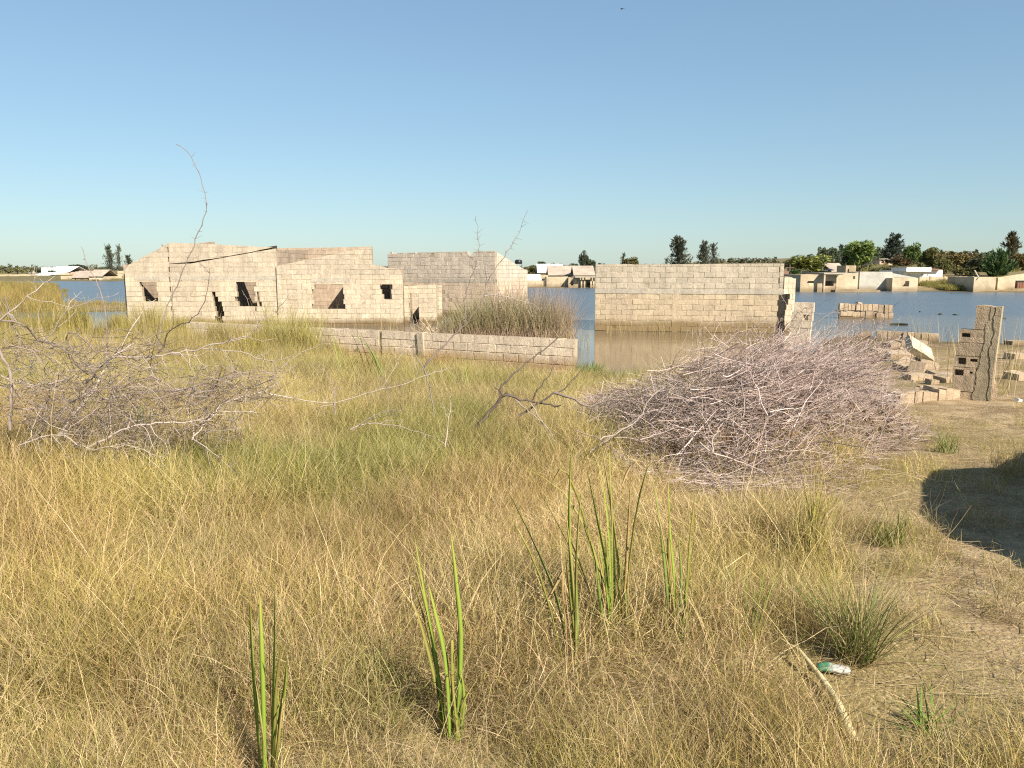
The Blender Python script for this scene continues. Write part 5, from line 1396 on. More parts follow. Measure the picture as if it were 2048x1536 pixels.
GL = ((.25, .37, .05), (.46, .46, .10)); GD = ((.18, .27, .06), (.36, .38, .10)); YL = ((.30, .30, .07), (.46, .38, .12)); DRY = ((.42, .29, .11), (.52, .36, .17))
def rush(label, base, leaves, group=None):
    """base pixel; leaves: [(base px, [(px, py) ... tip], width, colours, depth shift at tip)]"""
    b0 = on_ground(*base) if base[1] < 1530 else Vector(on_z(base[0], base[1], .68))
    t = thing('bulrush', label, 'bulrush', (b0.x, b0.y, b0.z), 0, group)
    for bpx, pts, w, cols, dd in leaves:
        D0 = b0.y + GR.uniform(-.05, .05)
        P = [at(bpx, base[1] + GR.uniform(-14, 4), D0)]
        for i, (px, py) in enumerate(pts): P.append(at(px, py, D0 + dd * (i + 1) / len(pts)))
        leaf(t, P, w, cols)
    for _ in range(max(5, len(leaves))):        # thinner side leaves, some dry and bent over
        bpx, pts, w, cols, dd = leaves[int(GR.integers(len(leaves)))]
        D0 = b0.y + GR.uniform(-.08, .08); tx, ty = pts[-1]; k = GR.uniform(.45, 1.02); sx_ = GR.normal(0, 22)
        q = [(bpx + GR.normal(0, 8), base[1]), (bpx + (tx - bpx) * k * .5 + sx_ * .35, base[1] + (ty - base[1]) * k * .6), (bpx + (tx - bpx) * k + sx_, base[1] + (ty - base[1]) * k)]
        if GR.random() < .4: q.append((q[-1][0] + sx_ * .8, q[-1][1] + GR.uniform(10, 50)))
        leaf(t, [at(x, y, D0 + GR.uniform(-.1, .1) * i) for i, (x, y) in enumerate(q)], w * GR.uniform(.4, .7), DRY if GR.random() < .4 else YL)
    return t
rush('bulrush with four broad bright green leaves at the bottom edge', (535, 1575), [
    (524, [(512, 1420), (503, 1290), (499, 1186)], .015, GL, .0), (530, [(526, 1380), (522, 1260), (519, 1183)], .014, GL, .06),
    (542, [(546, 1400), (549, 1270), (548, 1163)], .016, GL, .04), (550, [(560, 1440), (570, 1370), (574, 1312)], .015, GL, -.05),
    (536, [(530, 1480), (516, 1400), (508, 1330)], .010, GD, .1), (545, [(552, 1470), (556, 1420), (557, 1375)], .010, GL, -.08)])
rush('bulrush of tall leaning green leaves in the middle of the dry grass', (905, 1482), [
    (893, [(875, 1340), (850, 1190), (828, 1066)], .014, GL, .08), (897, [(880, 1370), (858, 1240), (805, 1038)], .010, YL, .15), (900, [(893, 1330), (872, 1230), (856, 1165)], .015, GL, .05),
    (905, [(905, 1340), (906, 1270)], .014, GL, .0), (912, [(922, 1290), (912, 1160), (901, 1062)], .015, GL, .06), (917, [(925, 1330), (914, 1200), (905, 1110)], .008, GD, .05),
    (890, [(870, 1360), (842, 1250), (821, 1193)], .011, YL, -.02), (921, [(929, 1400), (920, 1330)], .009, GL, -.05), (888, [(880, 1440), (877, 1400)], .012, GL, -.06), (911, [(916, 1370), (914, 1300)], .009, GL, .0)])
rush('bulrush with a dry bent leaf and one tall yellowing leaf', (1142, 1352), [
    (1140, [(1120, 1220), (1070, 1090), (1005, 962)], .013, GD, .2), (1147, [(1146, 1200), (1138, 1050), (1143, 885)], .016, GL, .1), (1152, [(1150, 1230), (1140, 1100), (1128, 1000)], .010, YL, .15),
    (1137, [(1133, 1250), (1126, 1180), (1124, 1143)], .013, DRY, -.05), (1150, [(1155, 1240), (1152, 1130)], .008, GD, .1)])
leaf(bpy.data.objects['bulrush.002'], [at(1124, 1143, 3.15), at(1105, 1180, 3.1), at(1077, 1232, 3.05)], .013, DRY)
rush('thick bulrush of many slender green leaves before the brushwood', (1225, 1290), [
    (1212, [(1206, 1180), (1180, 1080), (1128, 985), (1050, 935)], .013, YL, .25), (1218, [(1215, 1150), (1195, 1040), (1172, 930)], .015, GL, .15), (1224, [(1222, 1150), (1214, 1020), (1193, 905)], .014, GL, .2),
    (1230, [(1230, 1160), (1225, 1060), (1218, 960)], .013, GD, .1), (1236, [(1238, 1150), (1222, 1010), (1200, 880)], .012, YL, .25), (1214, [(1200, 1200), (1192, 1120)], .014, GD, .0),
    (1240, [(1250, 1160), (1256, 1060), (1263, 930)], .012, DRY, .1), (1221, [(1218, 1210), (1205, 1130), (1196, 1060)], .014, GL, -.05), (1246, [(1242, 1200), (1225, 1130)], .010, YL, -.05), (1252, [(1255, 1230), (1246, 1150), (1240, 1090)], .011, GD, .1)])
leaf(bpy.data.objects['bulrush.003'], [at(1263, 930, 3.75), at(1254, 945, 3.7), at(1240, 982, 3.65)], .012, DRY)
rush('bulrush of thin upright leaves, one tall and yellow', (1355, 1285), [
    (1343, [(1335, 1190), (1322, 1060), (1304, 950)], .013, GD, .15), (1350, [(1350, 1180), (1340, 1060), (1336, 948)], .011, GL, .15), (1358, [(1362, 1150), (1355, 1060)], .010, GD, .05),
    (1366, [(1376, 1170), (1388, 1060), (1386, 968)], .012, YL, .1), (1340, [(1332, 1230), (1328, 1190)], .009, YL, -.03), (1362, [(1370, 1200), (1372, 1150)], .011, GL, -.04), (1352, [(1348, 1220), (1338, 1160)], .011, GL, .0), (1368, [(1380, 1210), (1392, 1120)], .007, YL, .02)])
rush('thin dark green rush stems standing apart on the path side', (1500, 1292), [
    (1492, [(1494, 1200), (1497, 1130)], .008, GD, .05), (1501, [(1506, 1220), (1510, 1165)], .008, GD, .05), (1505, [(1520, 1200), (1532, 1120)], .009, GD, .1), (1512, [(1530, 1210), (1552, 1150)], .009, GD, .12)])
rush('slanting bunch of yellow green rush leaves before the boundary wall', (775, 790), [
    (742, [(725, 720), (698, 655)], .02, GD, .3), (752, [(735, 720), (715, 660)], .018, YL, .3), (765, [(750, 720), (720, 665)], .02, GD, .2), (778, [(745, 705), (698, 660)], .022, GD, .4), (785, [(760, 740), (728, 690)], .02, GL, .3),
    (705, [(688, 720), (668, 665)], .018, YL, .2), (720, [(705, 730), (690, 690)], .016, YL, .2), (690, [(672, 700), (655, 640)], .014, GL, .3), (735, [(720, 740), (708, 700)], .016, DRY, .2)])
rush('short olive rush leaves beside the dark thorn branch', (930, 800), [
    (925, [(910, 770), (885, 730)], .018, GD, .2), (935, [(925, 770), (905, 735)], .018, GD, .2), (945, [(935, 760), (930, 730)], .016, GL, .2), (915, [(905, 780), (880, 755)], .016, GL, .1)])

# broken pale cane and the crumpled packet
p = [on_ground(1708, 1500), at(1672, 1418, 2.78), at(1640, 1370, 2.95), at(1600, 1318, 3.12), at(1560, 1292, 3.25)]
p[0].z += .02
for q in p[1:]: q.z += .035
cane = thing('broken_cane', 'thick pale broken cane bent over the bare path', 'cane')
V, Q = tube_arrays([([tuple(v) for v in p], [.022, .016, .012, .007, .003])], 6)
link('stem', mesh_np('stem', V, Q, M['stalk'], True, cols=np.tile(np.array([[.60, .52, .30]]), (len(V), 1))), cane)
m, nt, b = mat_new('printed_foil')
tc = nt.nodes.new('ShaderNodeTexCoord').outputs['Object']
sx = N(nt, 'ShaderNodeSeparateXYZ'); L(nt, tc, sx.inputs[0])
c = mix(nt, ramp(nt, math_n(nt, 'ADD', sx.outputs[0], math_n(nt, 'MULTIPLY', noise(nt, 18, 3, tc), .06)), [(.0, (0, 0, 0)), (.04, (1, 1, 1))]), (.04, .17, .10), (.42, .42, .39))
L(nt, c, b.inputs['Base Color']); b.inputs['Roughness'].default_value = .35; M['foil'] = m
gxs, gys = np.meshgrid(np.linspace(-.062, .062, 12), np.linspace(-.022, .022, 6))
zt_top = .014 + .03 * (fnoise(gxs * 60, gys * 60, 1.1, 41) - .35)
V = np.concatenate([np.stack([gxs, gys, zt_top], -1).reshape(-1, 3), np.stack([gxs, gys, zt_top * 0.1], -1).reshape(-1, 3)])
Q = []
for r in range(5):
    for c_ in range(11):
        a = r * 12 + c_; Q.append((a, a + 1, a + 13, a + 12)); Q.append((72 + a + 12, 72 + a + 13, 72 + a + 1, 72 + a))
ring = list(range(12)) + [r * 12 + 11 for r in range(1, 6)] + [60 + c_ for c_ in range(10, -1, -1)] + [r * 12 for r in range(4, 0, -1)]
for a, b_ in zip(ring, ring[1:] + ring[:1]): Q.append((a, a + 72, b_ + 72, b_))
p = on_ground(1665, 1346)
tag(link('crumpled_packet', mesh_np('crumpled_packet', V, np.array(Q), M['foil'], True), None, (p.x, p.y, p.z + .012), (.12, .05, -.2)), 'crumpled green and white packet lying at the tussock foot', 'packet')
# reddish straw crossing the dark shadow
st = thing('long_straw', 'single reddish straw arching across the dark shadow', 'straw')
p = [at(1905, 1030, 5.4), at(1950, 1040, 5.25), at(2000, 1062, 5.05), at(2060, 1078, 4.9)]
p = [Vector((q.x, q.y, float(gz(q.x, q.y)) + z)) for q, z in zip(p, (.04, .12, .1, .05))]
V, Q = tube_arrays([([tuple(v) for v in p], [.003, .003, .003, .002])], 4); link('stem', mesh_np('stem', V, Q, M['stalk'], cols=np.tile(np.array([[.50, .25, .15]]), (len(V), 1))), st)
# ================================================================== thorn branches and brushwood
BR = np.random.default_rng(303)
C_PALE = np.array((.38, .32, .27)); C_PINK = np.array((.31, .25, .22)); C_DARK = np.array((.11, .085, .07)); C_MID = np.array((.22, .18, .15))
def polyline(pts, step):
    P = np.array([list(p) for p in pts], float)
    d = np.r_[0, np.cumsum(np.linalg.norm(np.diff(P, axis=0), axis=1))]
    n = max(int(d[-1] / step), 3); t = np.linspace(0, d[-1], n + 1)
    # Catmull-Rom through the given points
    i = np.clip(np.searchsorted(d, t, side='right') - 1, 0, len(P) - 2); f = ((t - d[i]) / (d[i + 1] - d[i] + 1e-9))[:, None]
    g = lambda k: P[np.clip(k, 0, len(P) - 1)]
    a, b_, c, e = g(i - 1), g(i), g(i + 1), g(i + 2)
    return .5 * (2 * b_ + (c - a) * f + (2 * a - 5 * b_ + 4 * c - e) * f ** 2 + (3 * b_ - a - 3 * c + e) * f ** 3)
def unit(v): return v / (np.linalg.norm(v) + 1e-9)
def thorny(pts, r0, r1, col, step=.055, zig=.006, thorn=.045, side=0, k=5, p_thorn=.8):
    """zigzag branch with paired straight thorns and a few side twigs"""
    S = polyline(pts, step); n = len(S)
    S = S + BR.normal(size=(n, 3)) * zig * np.r_[0, np.ones(n - 1)][:, None]
    R = r0 + (r1 - r0) * np.linspace(0, 1, n) ** .8
    R = R * (1 + .18 * BR.uniform(-1, 1, n))
    paths = [(S, R)]; spikes = []
    for i in range(1, n - 1):
        T = unit(S[i + 1] - S[i - 1]); q = unit(np.cross(T, BR.normal(size=3)))
        if BR.random() < p_thorn and thorn:
            for s in ((1,) if BR.random() < .25 else (1, -1)):
                d = unit(q * s * 1.0 + T * .35 + BR.normal(size=3) * .25); Ln = thorn * BR.uniform(.5, 1.25)
                spikes.append(([S[i], S[i] + d * Ln * .5, S[i] + d * Ln], [.0022, .0015, .0005]))
        if side and BR.random() < side:
            d = unit(q + T * .7); Ln = BR.uniform(.12, .4); m_ = max(int(Ln / .05), 2)
            W_ = S[i] + np.cumsum(np.vstack([np.zeros(3), d[None] * (Ln / m_) + BR.normal(size=(m_, 3)) * .012]), axis=0)
            paths.append((W_, np.linspace(min(R[i] * .6, .004), .0012, m_ + 1)))
            for w_i in range(1, m_):
                d2 = unit(np.cross(d, BR.normal(size=3)) + d * .3); spikes.append(([W_[w_i], W_[w_i] + d2 * thorn * .4, W_[w_i] + d2 * thorn * .8], [.0016, .001, .0004]))
    V1, Q1 = tube_arrays(paths, k)
    out = [(V1, Q1, np.repeat(col[None] * BR.uniform(.85, 1.15), len(V1), 0) * BR.uniform(.8, 1.15, (len(V1), 1)))]
    if spikes:
        V2, Q2 = tube_arrays(spikes, 3); out.append((V2, Q2, np.repeat((col * 1.05)[None], len(V2), 0)))
    return join(out)
def twig_cloud(start, dirs, length, rad, cols, nseg=3, bend=.25):
    """many three-sided twigs at once"""
    n = len(start); P = start.copy(); d = dirs / np.linalg.norm(dirs, axis=1, keepdims=True); pts = [P.copy()]
    for s in range(nseg):
        P = P + d * (length / nseg)[:, None]; pts.append(P.copy())
        d = d + BR.normal(size=(n, 3)) * bend; d /= np.linalg.norm(d, axis=1, keepdims=True)
    pts = np.stack(pts, 1)
    A = np.cross(dirs, BR.normal(size=(n, 3))); A /= np.linalg.norm(A, axis=1, keepdims=True) + 1e-9
    B = np.cross(dirs / np.linalg.norm(dirs, axis=1, keepdims=True), A)
    rings = []
    for kk in range(3):
        a = kk * 2.094; rings.append(A * math.cos(a) + B * math.sin(a))
    rg = np.stack(rings, 1)                                            # n,3,3
    taper = np.linspace(1, .35, nseg + 1)
    V = pts[:, :, None, :] + rg[:, None, :, :] * (rad[:, None] * taper[None])[:, :, None, None]
    V = V.reshape(-1, 3); st_ = (nseg + 1) * 3
    i = np.arange(n)[:, None, None] * st_; s = np.arange(nseg)[None, :, None] * 3; k = np.arange(3)[None, None, :]; k2 = (k + 1) % 3
    Q = np.stack([i + s + k, i + s + k2, i + s + 3 + k2, i + s + 3 + k], -1).reshape(-1, 4)
    return V, Q, np.repeat(cols, st_, axis=0)

def px_pts(lst, D):
    out = []
    for i, e in enumerate(lst):
        d = D if len(e) == 2 else e[2]
        out.append(at(e[0], e[1], d))
    return out
def bush_branch(parent, lst, D, r0, r1, col, **kw):
    V, Q, C = thorny(px_pts(lst, D), r0, r1, col, **kw)
    link('branch', mesh_np('branch', V, Q, M['twig'], cols=C), parent)

# ------------------------------------------------------------------ the thorn bush at the side
tb_ = thing('thorn_bush', 'bare grey thorn bush with long spines, one tall whip standing against the sky', 'thorn bush')
BD = 6.3
L_ = [([(112, 880, 6.0), (187, 779, 6.1), (219, 722, 6.3), (266, 685, 6.5)], .018, .007, C_PALE), ([(170, 770, 6.2), (219, 719, 6.2), (312, 713, 6.1), (406, 694, 6.0), (497, 669, 5.9), (531, 632, 5.9), (562, 622, 5.9)], .013, .003, C_PALE),
      ([(175, 897, 5.7), (225, 869, 5.7), (275, 850, 5.7), (344, 847, 5.7), (406, 838, 5.8), (437, 822, 5.8), (515, 826, 5.9)], .012, .003, C_PALE), ([(219, 719, 6.3), (175, 747, 6.1), (134, 700, 6.0), (84, 685, 6.0), (47, 650, 5.9), (0, 638, 5.8), (-40, 630, 5.8)], .011, .008, C_MID),
      ([(20, 860, 5.6), (25, 800, 5.6), (19, 744, 5.6), (0, 707, 5.6), (-30, 680, 5.6)], .016, .010, C_MID), ([(-20, 650, 5.6), (0, 638, 5.6), (59, 591, 5.6), (97, 562, 5.7), (112, 553, 5.7)], .010, .003, C_PALE),
      ([(84, 685, 6.0), (103, 666, 6.0), (134, 616, 6.0), (160, 584, 6.1)], .008, .002, C_PALE), ([(219, 720, 6.4), (215, 690, 6.4), (212, 635, 6.4), (203, 590, 6.4), (180, 540, 6.5), (162, 493, 6.5)], .008, .0025, C_MID),
      ([(240, 700, 6.4), (250, 680, 6.4), (269, 650, 6.5), (287, 622, 6.6), (312, 597, 6.7)], .010, .003, C_PALE), ([(315, 715, 6.3), (322, 700, 6.3), (337, 663, 6.3), (390, 632, 6.2), (415, 579, 6.2), (420, 535, 6.2)], .008, .002, C_DARK),
      ([(318, 700, 6.4), (322, 644, 6.5), (347, 588, 6.6), (358, 560, 6.6), (375, 520, 6.6), (395, 470, 6.6), (412, 420, 6.6), (411, 385, 6.6), (398, 345, 6.6), (376, 306, 6.6), (352, 287, 6.6)], .0065, .0028, C_MID),
      ([(200, 800, 6.1), (290, 785, 6.0), (359, 779, 5.9), (456, 754, 5.9), (510, 741, 5.9)], .009, .004, C_PINK), ([(320, 770, 6.0), (312, 763, 6.0), (290, 725, 6.0), (266, 690, 6.0)], .007, .003, C_PALE), ([(300, 750, 6.0), (345, 775, 6.0), (390, 807, 5.9), (430, 835, 5.9)], .007, .002, C_PINK),
      ([(384, 880, 5.8), (420, 835, 5.9), (460, 800, 6.0), (531, 785, 6.1), (594, 800, 6.2), (670, 807, 6.3)], .010, .003, C_PALE), ([(280, 850, 5.7), (287, 853, 5.7), (300, 880, 5.6), (312, 912, 5.6)], .006, .002, C_PALE), ([(384, 876, 5.7), (420, 900, 5.6), (456, 935, 5.5), (490, 985, 5.4)], .006, .002, C_PALE),
      ([(187, 779, 6.1), (150, 800, 6.0), (110, 840, 5.9), (60, 880, 5.8)], .013, .006, C_MID), ([(406, 697, 6.0), (470, 702, 6.0), (540, 720, 6.0), (585, 715, 6.0)], .006, .002, C_PALE), ([(530, 775, 6.1), (560, 740, 6.2), (590, 712, 6.3), (640, 690, 6.4)], .005, .0015, C_PINK),
      ([(10, 590, 5.9), (22, 640, 5.9), (40, 690, 5.8), (30, 745, 5.8)], .006, .005, C_MID), ([(130, 760, 5.9), (60, 770, 5.9), (-20, 742, 5.8)], .010, .005, C_PALE), ([(200, 760, 6.2), (150, 700, 6.3), (130, 672, 6.3), (155, 668, 6.3), (185, 700, 6.3)], .010, .006, C_MID),
      ([(40, 890, 5.6), (120, 870, 5.6), (180, 900, 5.5), (240, 890, 5.5), (330, 915, 5.5)], .008, .003, C_PALE), ([(220, 800, 6.1), (222, 860, 6.0), (215, 905, 5.9)], .007, .003, C_PALE)]
for pts, r0, r1, col in L_:
    bush_branch(tb_, pts, BD, r0 * .78, r1 * .9, col, side=0 if pts[-1][1] < 520 else .3, thorn=.06 if pts[-1][1] < 520 else .05)
# tangle of twigs in the heart of the bush
def tangle(n, spots, lenr, radr, cols, up=.3, seed=0, nseg=3, bend=.3):
    px = np.empty(n); py = np.empty(n); D = np.empty(n)
    ks = BR.choice(len(spots), n, p=np.array([s[6] for s in spots]) / sum(s[6] for s in spots))
    st_ = np.empty((n, 3))
    for i, k in enumerate(ks):
        s = spots[k]; q = at(BR.uniform(s[0], s[1]), BR.uniform(s[2], s[3]), BR.uniform(s[4], s[5])); q.z = max(q.z, float(0.55)); st_[i] = q
    d = BR.normal(size=(n, 3)) * np.array([1, .8, .55]) + np.array([.15, 0, up])
    Ln = BR.uniform(*lenr, n); R = BR.uniform(*radr, n)
    c = cols[BR.integers(0, len(cols), n)] * BR.uniform(.75, 1.2, (n, 1))
    return twig_cloud(st_ - d / np.linalg.norm(d, axis=1, keepdims=True) * (Ln * .4)[:, None], d, Ln, R, c, nseg, bend)
CC = np.array([C_PALE, C_PINK, C_MID, (.25, .18, .13), C_DARK])
T1 = tangle(1500, [(60, 260, 760, 900, 5.7, 6.5, 3), (150, 480, 770, 880, 5.6, 6.5, 4), (120, 330, 690, 790, 5.9, 6.6, 2), (380, 560, 740, 800, 5.8, 6.4, 1.6), (0, 120, 680, 850, 5.5, 6.2, 1.4), (150, 330, 870, 920, 5.6, 6.1, 1.2), (40, 330, 650, 770, 5.9, 6.5, 1.3)], (.12, .5), (.0016, .0035), CC, .1)
T2 = tangle(1400, [(60, 480, 720, 890, 5.7, 6.5, 3), (380, 560, 730, 800, 5.8, 6.4, 1)], (.03, .08), (.0012, .0018), CC, .2, nseg=2, bend=.05)
V, Q, C = join([T1, T2]); o = link('twigs', mesh_np('twigs', V, Q, M['twig'], cols=C), tb_); o['kind'] = 'stuff'

# ------------------------------------------------------------------ dark thorn branch in the middle
mb_ = thing('thorn_branch', 'dark forked thorn branch rising out of the grass in front of the boundary wall', 'branch')
for pts, r0, r1, col in [([(952, 868, 7.6), (956, 854, 7.6), (976, 828, 7.6), (1003, 795, 7.6), (1009, 789, 7.6), (1032, 795, 7.6), (1064, 804, 7.6), (1120, 812, 7.5)], .024, .008, C_DARK), ([(1006, 792, 7.6), (998, 783, 7.6), (988, 775, 7.6)], .010, .006, C_DARK),
                         ([(1000, 790, 7.6), (1003, 772, 7.6), (1046, 731, 7.7), (1087, 701, 7.8), (1140, 652, 7.9), (1175, 627, 8.)], .011, .003, C_DARK), ([(1038, 832, 7.5), (1076, 807, 7.5), (1108, 786, 7.5), (1131, 775, 7.5), (1175, 725, 7.6)], .014, .003, C_DARK),
                         ([(1066, 800, 7.6), (1073, 783, 7.6), (1093, 757, 7.6), (1117, 719, 7.7)], .008, .003, C_DARK), ([(1108, 786, 7.5), (1155, 801, 7.4), (1175, 813, 7.4), (1222, 798, 7.4), (1290, 783, 7.4), (1316, 763, 7.4)], .013, .005, C_MID),
                         ([(1031, 800, 7.6), (1048, 815, 7.5), (1090, 852, 7.3), (1115, 905, 7.1)], .006, .003, C_PALE), ([(1062, 808, 7.5), (1090, 850, 7.3), (1130, 905, 7.1)], .006, .003, C_PALE), ([(960, 820, 7.6), (985, 800, 7.6)], .004, .002, C_DARK)]:
    bush_branch(mb_, pts, 7.6, r0, r1, col, side=.06, thorn=.06)
wb = thing('thorn_shoot', 'thin thorny shoot forking into two whips against the sky before the grey house', 'branch')
for pts, r0, r1, col in [([(868, 830, 7.9), (866, 814, 7.9), (857, 770, 7.9), (851, 745, 7.9), (832, 711, 7.9), (822, 682, 7.9), (819, 655, 7.9)], .009, .003, C_MID), ([(853, 750, 7.9), (850, 732, 7.9), (880, 699, 7.9), (913, 666, 7.9), (935, 642, 7.9), (964, 602, 7.9), (973, 566, 7.9), (968, 533, 7.9)], .011, .0035, C_MID),
                         ([(930, 645, 7.9), (931, 635, 7.9), (929, 602, 7.9), (942, 558, 7.9), (957, 511, 7.9), (958, 478, 7.9), (953, 433, 7.9)], .006, .0018, C_MID), ([(972, 570, 7.9), (993, 533, 7.9), (1015, 504, 7.9), (1037, 467, 7.9), (1055, 422, 7.9)], .005, .0018, C_MID),
                         ([(969, 592, 7.9), (995, 589, 7.9), (1051, 604, 7.9), (1084, 617, 7.9)], .005, .002, C_PALE), ([(825, 690, 7.9), (800, 712, 7.8), (785, 745, 7.7), (760, 780, 7.6)], .004, .002, C_PALE),
                         ([(640, 815, 7.0), (720, 790, 7.2), (800, 770, 7.4), (850, 752, 7.6), (900, 735, 7.7)], .004, .003, C_PALE), ([(670, 830, 7.0), (665, 770, 7.1), (640, 735, 7.2), (622, 728, 7.2)], .006, .002, C_MID),
                         ([(700, 860, 6.6), (740, 845, 6.7), (800, 855, 6.7), (870, 875, 6.6)], .006, .002, C_PINK), ([(705, 862, 6.6), (750, 830, 6.7), (810, 818, 6.8)], .005, .002, C_MID), ([(890, 895, 6.4), (898, 830, 6.6), (903, 790, 6.7)], .005, .0015, C_PALE), ([(780, 830, 7.2), (775, 780, 7.3), (765, 750, 7.3)], .004, .0015, C_MID)]:
    bush_branch(wb, pts, 7.9, r0, r1, col, side=0 if pts[-1][1] < 560 else .07, thorn=.07)

# ------------------------------------------------------------------ the big heap of dead brushwood
heap = thing('brushwood_heap', 'large pinkish grey heap of dead thorn brushwood swept up towards the ruin', 'brushwood')
PX = np.array([1130, 1170, 1210, 1260, 1320, 1390, 1470, 1545, 1620, 1695, 1760, 1800.])
BOT = np.array([850, 885, 918, 945, 965, 980, 985, 975, 945, 900, 868, 850.])
TOP = np.array([815, 785, 775, 768, 735, 705, 688, 672, 665, 675, 735, 800.])
def heap_frame(px):
    """front edge depth, height of the ridge for a photo column"""
    bot = np.interp(px, PX, BOT); top = np.interp(px, PX, TOP)
    yc = (CY - bot) / F; t = (.55 - EYE) / (yc * cp - sp); Df = t * (cp + yc * sp)
    Dr = Df + 1.25; yc = (CY - top) / F; t = Dr / (cp + yc * sp); zr = EYE + t * (yc * cp - sp)
    return Df, np.maximum(zr - .52, .12)
def heap_points(n, pxw, hi=1., lo=0., sr=(0, 2.4)):
    px = BR.choice(PX[:-1], n, p=pxw / pxw.sum()); nxt = np.interp(px, PX[:-1], np.diff(PX)); px = px + BR.uniform(0, 1, n) * nxt
    Df, H = heap_frame(px); s = BR.uniform(sr[0], sr[1], n)
    prof = np.where(s < 1.25, np.sin(np.clip(s / 1.25, 0, 1) * 1.571) ** .8, np.cos(np.clip((s - 1.25) / 1.3, 0, 1) * 1.571) ** .7)
    h = H * prof * (lo + (hi - lo) * BR.uniform(0, 1, n) ** .65)
    y = Df + s; x = (px - CX) / F * (Df + .6) / (cp - .08 * sp) * (1 + .55 * s / (Df + .6))
    z = gz(x, y) + h
    return np.stack([x, y, z], 1), px
wts = np.array([.35, .7, 1., 1.2, 1.5, 1.7, 1.8, 1.7, 1.4, .9, .4])
HC = np.array([(.53, .43, .385), (.42, .33, .29), (.61, .51, .46), (.25, .18, .155), (.48, .37, .30), (.12, .085, .07)])
n_ = 6000
S, px = heap_points(n_, wts)
rt = sstep(1300, 1560, px)[:, None]
d = BR.normal(size=(n_, 3)) * np.array([1, .9, .45]) * (1.1 - .38 * rt) + rt * np.array([.8, .3, .34])
Ln = BR.uniform(.15, .6, n_); c = HC[BR.integers(0, 6, n_)] * BR.uniform(.8, 1.2, (n_, 1))
t1 = twig_cloud(S - d / np.linalg.norm(d, axis=1, keepdims=True) * (Ln * .5)[:, None], d, Ln, BR.uniform(.0014, .0030, n_) * np.where(BR.random(n_) < .12, 2., 1.), c, 4, .22)
n_ = 5200
S, px = heap_points(n_, wts, 1.02, .15)
d = BR.normal(size=(n_, 3)) * np.array([1, .9, .7])
t2 = twig_cloud(S, d, BR.uniform(.04, .16, n_), BR.uniform(.0012, .0022, n_), HC[BR.integers(0, 6, n_)] * BR.uniform(.8, 1.25, (n_, 1)), 2, .1)
n_ = 2600       # trailing twigs over the ground before the heap
S, px = heap_points(n_, wts, .5, .0, (-.55, .5)); S[:, 2] = gz(S[:, 0], S[:, 1]) + BR.uniform(.01, .16, n_)
d = BR.normal(size=(n_, 3)) * np.array([1, .7, .15]) + np.array([.5, -.2, 0])
t3 = twig_cloud(S, d, BR.uniform(.1, .4, n_), BR.uniform(.0012, .0026, n_), HC[BR.integers(0, 6, n_)] * BR.uniform(.8, 1.2, (n_, 1)), 3, .18)
V, Q, C = join([t1, t2, t3]); V[:, 2] = np.maximum(V[:, 2], gz(V[:, 0], V[:, 1]) + .004)
o = link('twigs', mesh_np('twigs', V, Q, M['twig'], cols=C), heap); o['kind'] = 'stuff'
# thicker limbs buried in the heap, and the brown litter caught under it
S, px = heap_points(26, wts, .85, .2)
for s_ in S:
    az = BR.uniform(-.5, 1.1); e_ = BR.uniform(-.1, .5); Ln = BR.uniform(.6, 1.3); dv = np.array([math.cos(az) * math.cos(e_), math.sin(az) * math.cos(e_), math.sin(e_)])
    a = s_ - dv * Ln * .5; a[2] = max(a[2], float(gz(a[0], a[1])) + .03)
    V, Q, C = thorny([a, a + dv * Ln * .4 + BR.normal(size=3) * .05, a + dv * Ln * .75 + BR.normal(size=3) * .06, a + dv * Ln], BR.uniform(.007, .015), .003, (C_MID, C_DARK, C_PINK, C_PALE)[int(BR.integers(4))], side=.3, thorn=.04)
    link('branch', mesh_np('branch', V, Q, M['twig'], cols=C), heap)
S, px = heap_points(3800, wts, .45, .0, (-.2, 2.2))
Vl, Ql = leaf_quads(S, BR, .022, 1.8); lc = np.array([(.16, .10, .05), (.22, .14, .07), (.10, .07, .04), (.28, .19, .1)])
o = link('leaf_litter', mesh_np('leaf_litter', Vl, Ql, M['stalk'], cols=np.repeat(lc[BR.integers(0, 4, len(S))], 4, 0)), heap); o['kind'] = 'stuff'
# stems fanning out over the top towards the ruin
def fan(n, pxr, el, ln, r):
    out = []
    px = BR.uniform(*pxr, n); Df, H = heap_frame(px)
    for i in range(n):
        s = BR.uniform(.7, 1.6); y = Df[i] + s; x = (px[i] - CX) / F * y / (cp - .08 * sp); z = float(gz(x, y)) + H[i] * BR.uniform(.35, .8)
        az = BR.normal(.38, .35); e = BR.uniform(*el); Ls = BR.uniform(*ln)
        dv = np.array([math.cos(az) * math.cos(e), math.sin(az) * math.cos(e), math.sin(e)]); p0_ = np.array([x, y, z])
        lift = np.array([0, 0, BR.uniform(-.15, .10)])
        out.append(thorny([p0_, p0_ + dv * Ls * .35 + lift * .3, p0_ + dv * Ls * .7 + lift * .7, p0_ + dv * Ls + lift], BR.uniform(*r), .0012, HC[BR.integers(0, 6)] * BR.uniform(.8, 1.1), step=.09, zig=.006, thorn=.03, side=.5, k=3, p_thorn=.5))
    return join(out)
V, Q, C = fan(400, (1370, 1690), (.12, .58), (.45, 1.1), (.0022, .0048)); o = link('fine_stems', mesh_np('fine_stems', V, Q, M['twig'], cols=C), heap); o['kind'] = 'stuff'
